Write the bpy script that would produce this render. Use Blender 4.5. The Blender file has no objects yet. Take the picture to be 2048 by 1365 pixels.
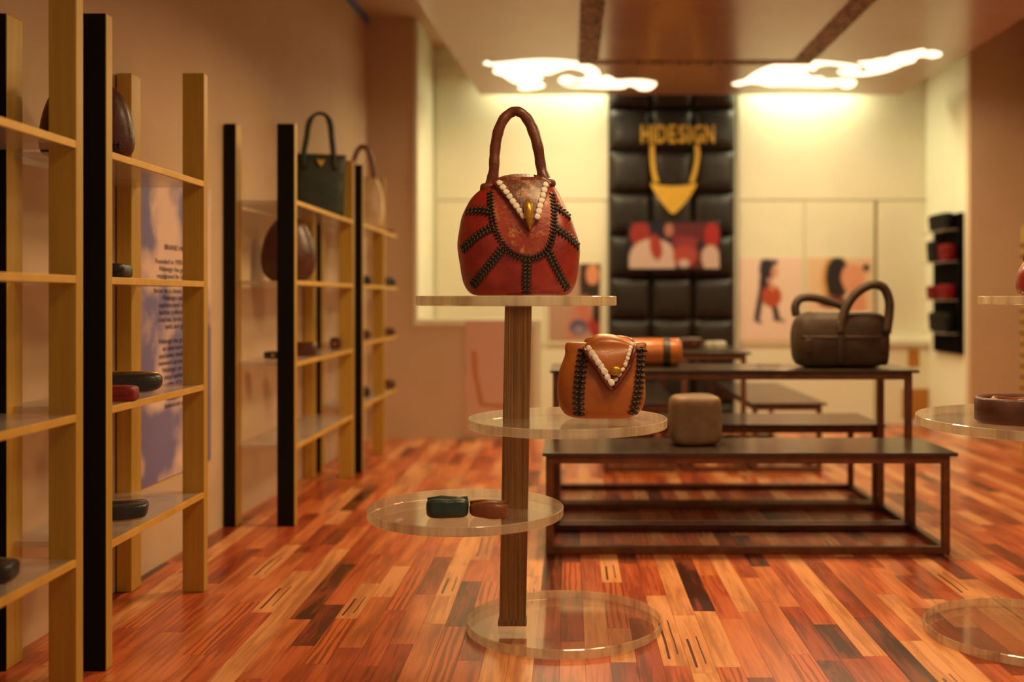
import bpy, bmesh, math, random
import numpy as np
from mathutils import Vector, Matrix, noise
from mathutils.geometry import tessellate_polygon
random.seed(7)
S = bpy.context.scene
COL = S.collection
F = 2100.0            # focal length in photo pixels
VX, VY = 1140.0, 597.0  # vanishing point of the room's depth axis
H = 0.666             # camera height above floor

# ------------------------------------------------------------------ camera
cd = bpy.data.cameras.new('camera'); cam = bpy.data.objects.new('camera', cd); COL.objects.link(cam)
cam.location = (0, 0, H); cam.rotation_euler = (math.radians(90), 0, 0)
cd.sensor_width = 36; cd.lens = F / 2048 * 36
cd.shift_x = (1024 - VX) / 2048; cd.shift_y = -(682.5 - VY) / 2048
cd.clip_start = 0.05
cd.dof.use_dof = True; cd.dof.focus_distance = 2.06; cd.dof.aperture_fstop = 1.75
S.camera = cam
# ------------------------------------------------------------------ world, light, exposure
W = bpy.data.worlds.new('world'); S.world = W; W.use_nodes = True
W.node_tree.nodes['Background'].inputs[0].default_value = (1.0, 0.66, 0.40, 1)
W.node_tree.nodes['Background'].inputs[1].default_value = 0.17
S.view_settings.view_transform = 'Standard'; S.view_settings.look = 'None'
S.view_settings.exposure = 0.55; S.view_settings.gamma = 1.0; S.view_settings.use_curve_mapping = False
WARM = (1.0, 0.67, 0.31)
YEL = (1.0, 0.94, 0.56)
def area(name, loc, size, power, col=WARM, rot=(0, 0, 0), sy=None, spread=158):
    l = bpy.data.lights.new(name, 'AREA'); l.energy = power; l.color = col
    l.spread = math.radians(spread); l.shape = 'RECTANGLE'; l.size = size; l.size_y = sy or size
    o = bpy.data.objects.new(name, l); o.location = loc; o.rotation_euler = rot; COL.objects.link(o); return o
# unseen lights added under the hanging panel to brighten the front half
area('front_fill_light', (0.15, 3.0, 1.66), 0.40, 12.5, WARM, sy=0.25)
area('front_fill_light', (0.95, 3.0, 1.66), 0.40, 7.5, WARM, sy=0.25)
area('front_fill_light', (0.25, 1.5, 1.66), 0.40, 6.2, WARM, sy=0.25)
area('front_fill_light', (0.95, 1.5, 1.66), 0.40, 4.8, WARM, sy=0.25)
# the lamps hidden above the rear edge of the panel, washing the back wall
area('wall_washer_light', (1.22, 5.43, 1.83), 0.55, 3.9, YEL, sy=0.1, spread=180)
area('wall_washer_light', (0.10, 5.43, 1.83), 0.20, 0.8, YEL, sy=0.1, spread=180)
area('wall_washer_light', (-0.13, 5.44, 1.84), 0.58, 2.1, YEL, sy=0.1, spread=180)

# ------------------------------------------------------------------ helpers
def P(px, py, D): return Vector(((px - VX) / F * D, D, H + (VY - py) / F * D))
def fd(py, z=0.0): return (H - z) * F / (py - VY)
def lin(c): c = c / 255.0; return c / 12.92 if c <= 0.04045 else ((c + 0.055) / 1.055) ** 2.4
def C(r, g, b): return (lin(r), lin(g), lin(b), 1)

class N:
    def __init__(s, name):
        s.m = bpy.data.materials.new(name); s.m.use_nodes = True; s.t = s.m.node_tree
        s.b = s.t.nodes['Principled BSDF']; s.out = s.t.nodes['Material Output']
    def n(s, ty, **k):
        x = s.t.nodes.new(ty)
        for a, v in k.items():
            if a.startswith('i_'):
                key = a[2:]; key = int(key) if key.isdigit() else key.replace('_', ' ')
                x.inputs[key].default_value = v
            else: setattr(x, a, v)
        return x
    def l(s, a, b): s.t.links.new(a, b)
    def coords(s, scale=(1, 1, 1), kind='Object', loc=(0, 0, 0)):
        tc = s.n('ShaderNodeTexCoord'); mp = s.n('ShaderNodeMapping')
        mp.inputs['Scale'].default_value = scale; mp.inputs['Location'].default_value = loc
        if kind == 'World':
            g = s.n('ShaderNodeNewGeometry'); s.l(g.outputs['Position'], mp.inputs[0])
        else: s.l(tc.outputs[kind], mp.inputs[0])
        return mp.outputs[0]
    def noise(s, vec, scale, detail=4, rough=.55, dist=0.0):
        x = s.n('ShaderNodeTexNoise'); x.inputs['Scale'].default_value = scale; x.inputs['Detail'].default_value = detail
        x.inputs['Roughness'].default_value = rough; x.inputs['Distortion'].default_value = dist
        s.l(vec, x.inputs['Vector']); return x.outputs['Fac']
    def ramp(s, fac, stops):
        r = s.n('ShaderNodeValToRGB'); e = r.color_ramp.elements
        while len(e) < len(stops): e.new(0.5)
        for i, (p, c) in enumerate(stops): e[i].position = p; e[i].color = c
        s.l(fac, r.inputs[0]); return r.outputs[0]
    def bump(s, h, strength=.3, dist=.002):
        b = s.n('ShaderNodeBump'); b.inputs['Strength'].default_value = strength; b.inputs['Distance'].default_value = dist
        s.l(h, b.inputs['Height']); s.l(b.outputs[0], s.b.inputs['Normal'])
    def set(s, **k):
        for a, v in k.items(): s.b.inputs[a.replace('_', ' ')].default_value = v
        return s

def mix2(c, d, f): return tuple(c[i] * (1 - f) + d[i] * f for i in range(3)) + (1,)

def paint(name, c, var=.08, rough=.7, scale=6, spec=.3):
    n = N(name); v = n.coords()
    d = mix2(c, (0, 0, 0), var); e = tuple(min(1, q * (1 + var * .5)) for q in c[:3]) + (1,)
    n.l(n.ramp(n.noise(v, scale, 5), [(.3, d), (.7, e)]), n.b.inputs['Base Color'])
    n.set(Roughness=rough); n.b.inputs['Specular IOR Level'].default_value = spec
    n.bump(n.noise(n.coords(), 120, 3), .12, .001)
    return n.m
def leather(name, c, c2=None, rough=.42, bump=.35, scale=60, coat=.15, fleck=None, f0=.54):
    n = N(name); v = n.coords(); c2 = c2 or mix2(c, (0, 0, 0), .45)
    col = n.ramp(n.noise(v, 14, 6, .65), [(.3, c2), (.62, c)])
    if fleck:
        f = n.ramp(n.noise(v, 34, 8, .8), [(f0, (0, 0, 0, 1)), (f0 + .10, (1, 1, 1, 1))])
        mx = n.n('ShaderNodeMix', data_type='RGBA'); n.l(f, mx.inputs['Factor']); n.l(col, mx.inputs[6]); mx.inputs[7].default_value = fleck
        col = mx.outputs[2]
    n.l(col, n.b.inputs['Base Color'])
    n.l(n.ramp(n.noise(v, 30, 4), [(.3, (rough - .1,) * 3 + (1,)), (.7, (rough + .15,) * 3 + (1,))]), n.b.inputs['Roughness'])
    n.b.inputs['Coat Weight'].default_value = coat; n.b.inputs['Coat Roughness'].default_value = .25
    n.bump(n.noise(v, scale, 6, .6), bump, .003)
    return n.m
def metal(name, c, rough=.35, met=.85, stretch=(60, 60, 3), var=.35):
    n = N(name); v = n.coords(stretch)
    n.l(n.ramp(n.noise(v, 1.0, 5, .6), [(.3, mix2(c, (0, 0, 0), var)), (.7, c)]), n.b.inputs['Base Color'])
    n.set(Roughness=rough, Metallic=met); n.bump(n.noise(v, 2.0, 4), .2, .001)
    return n.m
def acrylic(name, tint=(.93, .89, .84), haze=.10, hazecol=(.85, .75, .66), rough=.06, clear=None, gain=1.0):
    n = N(name); t = n.t; t.nodes.remove(n.b)
    tr = n.n('ShaderNodeBsdfTransparent'); tr.inputs[0].default_value = tint + (1,)
    gl = n.n('ShaderNodeBsdfGlossy'); gl.inputs['Roughness'].default_value = rough
    df = n.n('ShaderNodeBsdfDiffuse'); df.inputs[0].default_value = hazecol + (1,)
    fr = n.n('ShaderNodeFresnel'); fr.inputs['IOR'].default_value = 1.35
    mm = n.n('ShaderNodeMath', operation='MULTIPLY'); n.l(fr.outputs[0], mm.inputs[0]); mm.inputs[1].default_value = gain
    a = n.n('ShaderNodeMixShader'); a.inputs[0].default_value = haze; n.l(tr.outputs[0], a.inputs[1]); n.l(df.outputs[0], a.inputs[2])
    if True:
        v = n.coords((1, 1, 1)); r = n.ramp(n.noise(v, 9, 6, .7), [(.35, (haze * .6,) * 3 + (1,)), (.7, (haze * 1.5,) * 3 + (1,))])
        n.l(r, a.inputs[0])
    b = n.n('ShaderNodeMixShader'); n.l(mm.outputs[0], b.inputs[0]); n.l(a.outputs[0], b.inputs[1]); n.l(gl.outputs[0], b.inputs[2])
    n.l(b.outputs[0], n.out.inputs[0]); return n.m
def rim_mat(name):
    n = N(name); t = n.t; t.nodes.remove(n.b)
    v = n.coords((14, 14, 1.5))
    col = n.ramp(n.noise(v, 1.6, 4, .6), [(.30, C(150, 130, 118)), (.42, C(206, 190, 164)), (.55, C(244, 230, 196)), (.7, C(252, 246, 224))])
    df = n.n('ShaderNodeBsdfDiffuse'); n.l(col, df.inputs[0])
    tl = n.n('ShaderNodeBsdfTranslucent'); n.l(col, tl.inputs[0])
    tr = n.n('ShaderNodeBsdfTransparent'); tr.inputs[0].default_value = (.9, .86, .76, 1)
    gl = n.n('ShaderNodeBsdfGlossy'); gl.inputs['Roughness'].default_value = .12
    a = n.n('ShaderNodeMixShader'); a.inputs[0].default_value = .5; n.l(df.outputs[0], a.inputs[1]); n.l(tl.outputs[0], a.inputs[2])
    b = n.n('ShaderNodeMixShader'); b.inputs[0].default_value = .4; n.l(a.outputs[0], b.inputs[1]); n.l(tr.outputs[0], b.inputs[2])
    c = n.n('ShaderNodeMixShader'); c.inputs[0].default_value = .18; n.l(b.outputs[0], c.inputs[1]); n.l(gl.outputs[0], c.inputs[2])
    n.l(c.outputs[0], n.out.inputs[0]); return n.m
def emit(name, c, s):
    n = N(name); n.set(Roughness=.6); n.b.inputs['Base Color'].default_value = c
    n.b.inputs['Emission Color'].default_value = c; n.b.inputs['Emission Strength'].default_value = s; return n.m
def printed(name, rough=.55, em=0.0):
    n = N(name); a = n.n('ShaderNodeAttribute', attribute_name='Col')
    n.l(a.outputs['Color'], n.b.inputs['Base Color']); n.set(Roughness=rough)
    if em:
        n.l(a.outputs['Color'], n.b.inputs['Emission Color']); n.b.inputs['Emission Strength'].default_value = em
    return n.m

M = {}
M['mauve'] = paint('wall_mauve', C(204, 178, 150), .07, .75, 3)
M['mauve2'] = paint('wall_mauve_sheet', C(210, 180, 154), .05, .7, 3)
M['cream'] = paint('wall_cream', C(230, 230, 208), .05, .65, 3)
M['cream_board'] = paint('board_cream', C(228, 224, 200), .05, .6, 4)
M['matte_black'] = paint('matte_black', C(12, 11, 13), .2, .7, 5, .02)
M['seam'] = paint('seam_grey', C(150, 136, 96), .1, .8)
M['tan'] = paint('tan_print', C(176, 118, 48), .1, .6, 20)
M['blue'] = paint('blue_tape', C(90, 130, 215), .1, .5)
M['gold'] = metal('gold_paint', C(198, 158, 66), .42, .15, var=.25)
M['gold_edge'] = metal('gold_edge', C(224, 178, 86), .45, .25, stretch=(20, 20, 20), var=.2)
M['gold_sign'] = metal('gold_sign', C(220, 176, 68), .35, .1, stretch=(20, 20, 20), var=.15)
M['clasp'] = metal('clasp_gold', C(224, 172, 52), .3, .6, stretch=(90, 90, 90), var=.5)
M['black'] = paint('black_laminate', C(11, 11, 13), .3, .5, 5, .2)
M['bronze'] = metal('bronze_bar', C(122, 78, 54), .34, .35, stretch=(30, 30, 30), var=.45)
M['acrylic'] = acrylic('clear_acrylic', tint=(.98, .96, .93), haze=.09, hazecol=(.92, .82, .72), rough=.08, gain=.7)
M['acrylic_base'] = acrylic('clear_acrylic_base', tint=(.985, .97, .95), haze=.018, hazecol=(.9, .8, .7), gain=.45)
M['shelf'] = acrylic('frosted_acrylic', tint=(.96, .93, .9), haze=.20, hazecol=(.88, .80, .74), rough=.22, gain=.6)
M['rim'] = rim_mat('acrylic_rim')
M['lamp'] = emit('lamp_glow', (1.0, .82, .52, 1), 1.9)
M['cushion'] = leather('black_leather', C(27, 20, 17), C(21, 16, 13), .46, .12, 80, .04)
M['screen_frame'] = paint('screen_frame', C(18, 20, 26), .2, .3, 6, .5)
M['print'] = printed('printed_paper'); M['screen'] = printed('screen_picture', .4, .03)
M['ink'] = paint('ink', C(38, 34, 52), .1, .7)
M['table'] = None
def table_mat():
    n = N('dark_table_top'); v = n.coords((40, 4, 40))
    n.l(n.ramp(n.noise(v, 1.0, 5), [(.3, C(42, 31, 25)), (.7, C(66, 51, 41))]), n.b.inputs['Base Color'])
    n.set(Roughness=.28); n.b.inputs['Coat Weight'].default_value = .3; n.b.inputs['Coat Roughness'].default_value = .12
    n.bump(n.noise(n.coords(), 70, 4), .15, .001); return n.m
M['table'] = table_mat()
def post_mat():
    n = N('brushed_brown_wood'); v = n.coords((420, 420, 3.0))
    n.l(n.ramp(n.noise(v, 1.0, 5, .7), [(.30, C(70, 48, 26)), (.48, C(124, 90, 48)), (.62, C(142, 106, 60)), (.76, C(206, 170, 112))]), n.b.inputs['Base Color'])
    n.set(Roughness=.5); n.bump(n.noise(v, 1.0, 4), .4, .001); return n.m
M['post'] = post_mat()
def panel_mat():
    n = N('ceiling_panel_gloss'); v = n.coords()
    n.l(n.ramp(n.noise(v, 2.5, 4), [(.3, C(160, 116, 92)), (.7, C(174, 128, 102))]), n.b.inputs['Base Color'])
    n.set(Roughness=.24); n.b.inputs['Specular IOR Level'].default_value = .5; n.b.inputs['Coat Weight'].default_value = .15
    n.b.inputs['Coat Roughness'].default_value = .16; return n.m
M['panel'] = panel_mat()
def band_mat():
    n = N('leaf_pattern_band'); v = n.coords((1, .28, 1))
    f = n.noise(v, 30, 2, .5, 2.2)
    n.l(n.ramp(f, [(.40, C(52, 28, 14)), (.49, C(186, 134, 84)), (.55, C(56, 30, 15)), (.68, C(110, 66, 36))]), n.b.inputs['Base Color'])
    n.set(Roughness=.6); n.b.inputs['Specular IOR Level'].default_value = .2; return n.m
M['band'] = band_mat()
def wood(name, a, b, sc=1.0, swirl=.8, off=0):
    n = N(name); v = n.coords((85 * sc, 5.0, 1), 'World', (off * 3.7, off * 1.3, off))
    f = n.noise(v, 1.0, 5, .6, swirl)
    f2 = n.noise(n.coords((16, 3.0, 1), 'World', (off, off * 5.1, 0)), 1.0, 3, .5, .5)
    mx = n.n('ShaderNodeMath', operation='ADD'); n.l(f, mx.inputs[0]); n.l(f2, mx.inputs[1])
    hl = n.n('ShaderNodeMath', operation='MULTIPLY'); n.l(mx.outputs[0], hl.inputs[0]); hl.inputs[1].default_value = .5
    n.l(n.ramp(hl.outputs[0], [(.39, mix2(a, (0, 0, 0), .25)), (.47, a), (.54, mix2(a, b, .7)), (.60, b)]), n.b.inputs['Base Color'])
    n.set(Roughness=.30); n.b.inputs['Specular IOR Level'].default_value = .5
    n.b.inputs['Coat Weight'].default_value = .18; n.b.inputs['Coat Roughness'].default_value = .16
    return n
WOODS = [
    wood('plank_tan', C(198, 128, 82), C(226, 158, 106), 1, .6, 1).m,
    wood('plank_orange', C(180, 94, 54), C(210, 122, 74), 1, .8, 2).m,
    wood('plank_orange_red', C(160, 70, 40), C(198, 100, 60), 1.2, 1.0, 3).m,
    wood('plank_red_brown', C(118, 44, 22), C(168, 72, 38), 1, 1.6, 4).m,
    wood('plank_dark_streak', C(66, 26, 14), C(142, 64, 36), .8, .5, 5).m,
    wood('plank_dark_mottled', C(82, 30, 16), C(138, 58, 32), .6, 2.8, 6).m,
    wood('plank_lined', C(122, 48, 24), C(216, 118, 64), 1.7, .3, 7).m,
]
def lined(name, a, b):
    n = N(name); w = n.n('ShaderNodeTexWave', wave_type='BANDS', bands_direction='X')
    n.l(n.coords((1, .06, 1), 'World'), w.inputs['Vector']); w.inputs['Scale'].default_value = 24; w.inputs['Distortion'].default_value = 5.0
    w.inputs['Detail'].default_value = 3; w.inputs['Detail Scale'].default_value = 3.0
    n.l(n.ramp(w.outputs['Fac'], [(.12, a), (.32, mix2(a, b, .7)), (.6, b)]), n.b.inputs['Base Color'])
    n.set(Roughness=.30); n.b.inputs['Coat Weight'].default_value = .18; n.b.inputs['Coat Roughness'].default_value = .16; return n.m
WOODS[6] = lined('plank_lined', C(142, 60, 30), C(200, 102, 54))
def slashed(name):
    # light plank with two short dark streaks in the grain
    n = wood(name, C(198, 128, 82), C(226, 158, 106), 1, .6, 9); base = n.b.inputs['Base Color'].links[0].from_socket
    tc = n.n('ShaderNodeTexCoord'); nz = n.noise(n.coords((9, 3, 1), 'World'), 1.0, 2)
    sx = n.n('ShaderNodeSeparateXYZ'); n.l(tc.outputs['Generated'], sx.inputs[0])
    def m(op, *a):
        q = n.n('ShaderNodeMath', operation=op)
        for i, x in enumerate(a):
            if isinstance(x, (int, float)): q.inputs[i].default_value = x
            else: n.l(x, q.inputs[i])
        return q.outputs[0]
    xx = m('ADD', sx.outputs[0], m('MULTIPLY', m('SUBTRACT', nz, .5), .25))
    def streak(cx, w, y0, y1): return m('MULTIPLY', m('LESS_THAN', m('ABSOLUTE', m('SUBTRACT', xx, cx)), w), m('MULTIPLY', m('GREATER_THAN', sx.outputs[1], y0), m('LESS_THAN', sx.outputs[1], y1)))
    f = m('MAXIMUM', streak(.28, .055, .08, .55), streak(.68, .03, .14, .60))
    mx = n.n('ShaderNodeMix', data_type='RGBA'); n.l(f, mx.inputs['Factor']); n.l(base, mx.inputs[6]); mx.inputs[7].default_value = C(84, 34, 18)
    n.l(mx.outputs[2], n.b.inputs['Base Color']); return n.m
SLASH = slashed('plank_slashed')
M['floor_base'] = paint('floor_base', C(120, 56, 30), .2, .8)

# mesh builder -----------------------------------------------------------
class MB:
    def __init__(s): s.v = []; s.f = []; s.mi = []; s.sm = []
    def add(s, vs, fs, mi=0, smooth=False):
        o = len(s.v); s.v += [tuple(v) for v in vs]
        for f in fs: s.f.append(tuple(i + o for i in f)); s.mi.append(mi); s.sm.append(smooth)
        return s
    def box(s, a, b, mi=0, bev=0.0):
        x0, y0, z0 = a; x1, y1, z1 = b
        if x0 > x1: x0, x1 = x1, x0
        if y0 > y1: y0, y1 = y1, y0
        if z0 > z1: z0, z1 = z1, z0
        if bev > 0:
            bm = bmesh.new(); bmesh.ops.create_cube(bm, size=1)
            for v in bm.verts: v.co = Vector(((x0 + x1) / 2 + v.co.x * (x1 - x0), (y0 + y1) / 2 + v.co.y * (y1 - y0), (z0 + z1) / 2 + v.co.z * (z1 - z0)))
            bmesh.ops.bevel(bm, geom=bm.edges[:], offset=bev, segments=2, affect='EDGES', profile=.6)
            bm.verts.index_update()
            s.add([v.co for v in bm.verts], [[v.index for v in f.verts] for f in bm.faces], mi, False); bm.free(); return s
        vs = [(x0, y0, z0), (x1, y0, z0), (x1, y1, z0), (x0, y1, z0), (x0, y0, z1), (x1, y0, z1), (x1, y1, z1), (x0, y1, z1)]
        return s.add(vs, [(0, 3, 2, 1), (4, 5, 6, 7), (0, 1, 5, 4), (1, 2, 6, 5), (2, 3, 7, 6), (3, 0, 4, 7)], mi)
    def prism(s, poly, z0, z1, mi=0, axis='z'):
        # poly list of 2D points; extruded along axis between z0 and z1
        n = len(poly)
        def mk(p, h): return {'z': (p[0], p[1], h), 'y': (p[0], h, p[1]), 'x': (h, p[0], p[1])}[axis]
        vs = [mk(p, z0) for p in poly] + [mk(p, z1) for p in poly]
        fs = [tuple(range(n - 1, -1, -1)), tuple(range(n, 2 * n))] + [(i, (i + 1) % n, (i + 1) % n + n, i + n) for i in range(n)]
        return s.add(vs, fs, mi)
    def tube(s, pts, r, seg=10, mi=0, flat=1.0, caps=True, up=None):
        pts = [Vector(p) for p in pts]; n = len(pts); rs = r if hasattr(r, '__len__') else [r] * n
        vs = []; ref = Vector(up) if up else None
        for i, p in enumerate(pts):
            t = (pts[min(i + 1, n - 1)] - pts[max(i - 1, 0)]).normalized()
            if ref is None:
                ref = Vector((0, 1, 0)) if abs(t.y) < .9 else Vector((1, 0, 0))
            a = ref - t * ref.dot(t)
            if a.length < 1e-6: a = t.orthogonal()
            a.normalize(); b = t.cross(a)
            if not up: ref = a
            for k in range(seg):
                q = 2 * math.pi * k / seg
                vs.append(p + a * (math.cos(q) * rs[i] * flat) + b * (math.sin(q) * rs[i]))
        fs = []
        for i in range(n - 1):
            for k in range(seg):
                k2 = (k + 1) % seg
                fs.append((i * seg + k, i * seg + k2, (i + 1) * seg + k2, (i + 1) * seg + k))
        if caps:
            fs.append(tuple(range(seg - 1, -1, -1))); fs.append(tuple((n - 1) * seg + k for k in range(seg)))
        return s.add(vs, fs, mi, True)
    def blob(s, c, size, e1=.5, e2=.5, nu=24, nv=14, mat=None, amp=0, freq=8, mi=0, seed=0):
        def sp(x, e): return math.copysign(abs(x) ** e, x)
        vs = []; c = Vector(c)
        for j in range(nv + 1):
            ph = -math.pi / 2 + math.pi * j / nv
            for i in range(nu):
                th = 2 * math.pi * i / nu
                p = Vector((size[0] * sp(math.cos(ph), e1) * sp(math.cos(th), e2), size[1] * sp(math.cos(ph), e1) * sp(math.sin(th), e2), size[2] * sp(math.sin(ph), e1)))
                if amp:
                    d = noise.noise(p * freq + Vector((seed, seed * 1.7, 3))) * amp
                    p = p * (1 + d / max(p.length, 1e-4))
                vs.append(c + (mat @ p if mat else p))
        fs = []
        for j in range(nv):
            for i in range(nu):
                i2 = (i + 1) % nu
                fs.append((j * nu + i, j * nu + i2, (j + 1) * nu + i2, (j + 1) * nu + i))
        return s.add(vs, fs, mi, True)
    def disc(s, c, r, z0, z1, seg=96):
        vs = []; bv = .0015
        rings = [(r - bv, z0), (r, z0 + bv), (r, z1 - bv), (r - bv, z1)]
        for rr, z in rings:
            for k in range(seg):
                a = 2 * math.pi * k / seg; vs.append((c[0] + rr * math.cos(a), c[1] + rr * math.sin(a), z))
        o = len(s.v); s.v += vs
        for j in range(3):
            for k in range(seg):
                k2 = (k + 1) % seg; s.f.append((o + j * seg + k, o + j * seg + k2, o + (j + 1) * seg + k2, o + (j + 1) * seg + k)); s.mi.append(1); s.sm.append(False)
        s.f.append(tuple(o + k for k in range(seg - 1, -1, -1))); s.mi.append(0); s.sm.append(False)
        s.f.append(tuple(o + 3 * seg + k for k in range(seg))); s.mi.append(0); s.sm.append(False)
        return s
    def mesh(s, name, mats, off=(0, 0, 0)):
        me = bpy.data.meshes.new(name)
        me.from_pydata([(v[0] - off[0], v[1] - off[1], v[2] - off[2]) for v in s.v], [], s.f)
        for m in (mats if isinstance(mats, (list, tuple)) else [mats]): me.materials.append(m)
        me.polygons.foreach_set('material_index', s.mi); me.polygons.foreach_set('use_smooth', s.sm); me.update()
        bm = bmesh.new(); bm.from_mesh(me); bmesh.ops.remove_doubles(bm, verts=bm.verts, dist=1e-6)
        bmesh.ops.recalc_face_normals(bm, faces=bm.faces); bm.to_mesh(me); bm.free()
        return me
ORG = {}
def link(name, me, parent=None):
    o = bpy.data.objects.new(name, me); COL.objects.link(o)
    if parent: o.parent = parent
    return o
def part(name, mb, mats, parent, world=False, label=None):
    off = ORG.get(parent.name, (0, 0, 0)) if world else (0, 0, 0)
    o = link(name, mb.mesh(name, mats, off), parent)
    if parent.name in ORG: ORG[o.name] = ORG[parent.name]
    if label: o['label'] = label
    return o
def tag(o, label, cat, group=None):
    o['label'] = label; o['category'] = cat
    if group: o['group'] = group
    return o
def thing(name, label, cat, loc=(0, 0, 0), rot=(0, 0, 0), group=None):
    o = bpy.data.objects.new(name, None); o.empty_display_size = .05; COL.objects.link(o)
    o.location = loc; o.rotation_euler = rot; ORG[o.name] = tuple(loc)
    return tag(o, label, cat, group)
def struct(name, mb, mats, label=None, parent=None, kind='structure'):
    o = link(name, mb.mesh(name, mats), parent); ORG[o.name] = (0, 0, 0)
    if not parent: o['kind'] = kind
    if label: o['label'] = label
    return o

def catmull(pts, n):
    P_ = [np.array(p, float) for p in pts]; P_ = [2 * P_[0] - P_[1]] + P_ + [2 * P_[-1] - P_[-2]]
    out = []; segs = len(pts) - 1
    for k in range(n):
        t = k / (n - 1) * segs; i = min(int(t), segs - 1); u = t - i
        a, b, c, d = P_[i:i + 4]
        out.append(.5 * ((2 * b) + (-a + c) * u + (2 * a - 5 * b + 4 * c - d) * u * u + (-a + 3 * b - 3 * c + d) * u ** 3))
    return out
class Body:
    """soft bag body: rings given as (z, x_left, x_right, half_depth)"""
    def __init__(s, prof, n=2.4, rings=40):
        s.n = n; s.r = np.array(catmull(prof, rings)); s.r[:, 0] = np.maximum.accumulate(s.r[:, 0])
    def at(s, z):
        g = lambda k: float(np.interp(z, s.r[:, 0], s.r[:, k])); return g(1), g(2), g(3)
    def front(s, x, z):
        l, r, b = s.at(z); c, a = (l + r) / 2, (r - l) / 2
        q = min(abs((x - c) / a), .985); return -b * (1 - q ** s.n) ** (1 / s.n)
    def pt(s, x, z, off=0.0):
        return Vector((x, s.front(x, z), z)) + s.nrm(x, z) * off
    def nrm(s, x, z):
        e = .003; dx = (s.front(x + e, z) - s.front(x - e, z)) / (2 * e); dz = (s.front(x, z + e) - s.front(x, z - e)) / (2 * e)
        return Vector((dx, -1, dz)).normalized()
    def build(s, mb, nu=64, amp=.0, freq=20, seed=0):
        vs = []
        for z, l, r, b in s.r:
            for i in range(nu):
                t = 2 * math.pi * i / nu; ct, st = math.cos(t), math.sin(t)
                x = (l + r) / 2 + (r - l) / 2 * math.copysign(abs(ct) ** (2 / s.n), ct); y = b * math.copysign(abs(st) ** (2 / s.n), st)
                if amp:
                    d = noise.noise(Vector((x, y, z)) * freq + Vector((seed, 0, 0))) * amp; x += d * ct; y += d * st
                vs.append((x, y, z))
        R = len(s.r); fs = []
        for j in range(R - 1):
            for i in range(nu):
                i2 = (i + 1) % nu; fs.append((j * nu + i, j * nu + i2, (j + 1) * nu + i2, (j + 1) * nu + i))
        z, l, r, b = s.r[0]; vs.append(((l + r) / 2, 0, z)); z, l, r, b = s.r[-1]; vs.append(((l + r) / 2, 0, z))
        for i in range(nu):
            i2 = (i + 1) % nu; fs.append((R * nu, i2, i)); fs.append((R * nu + 1, (R - 1) * nu + i, (R - 1) * nu + i2))
        return mb.add(vs, fs, 0, True)
def braid(B, path, w, step, strip=.45, lift=.0015, slant=.5):
    """stitched seam lying on the front of body B"""
    mb = MB(); pts = catmull(path, 60); L = [0]
    for a, b in zip(pts, pts[1:]): L.append(L[-1] + float(np.linalg.norm(b - a)))
    n = max(3, int(L[-1] / step)); q = []
    for k in range(n + 1):
        d = L[-1] * k / n; q.append((float(np.interp(d, L, [p[0] for p in pts])), float(np.interp(d, L, [p[1] for p in pts]))))
    c = [B.pt(x, z, lift * .3) for x, z in q]; nr = [B.nrm(x, z) for x, z in q]
    vs = []; fs = []
    for i in range(len(c)):
        t = (c[min(i + 1, n)] - c[max(i - 1, 0)]).normalized(); sd = t.cross(nr[i]).normalized() * w * strip * .5
        vs += [c[i] - sd, c[i] - sd * .6 + nr[i] * lift, c[i] + sd * .6 + nr[i] * lift, c[i] + sd]
    for i in range(n):
        for k in range(3): fs.append((i * 4 + k, i * 4 + k + 1, i * 4 + 5 + k, i * 4 + 4 + k))
    mb.add(vs, fs, 0, True)
    for i in range(n):
        m = (c[i] + c[i + 1]) / 2; nn = (nr[i] + nr[i + 1]).normalized(); t = (c[i + 1] - c[i]).normalized(); sd = t.cross(nn).normalized()
        for sg in (-1, 1):
            a = m + nn * lift * .4; b = m + sd * sg * w * .5 + t * slant * step * .9 + nn * lift * .3
            mb.tube([a - t * slant * step * .5, (a + b) / 2 + nn * lift * 1.2, b], [step * .30, step * .36, step * .20], 6)
    return mb
def frame_mat(nr, tan):
    z = nr.normalized(); x = (tan - z * tan.dot(z)).normalized(); y = z.cross(x)
    return Matrix((x, y, z)).transposed()

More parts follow.
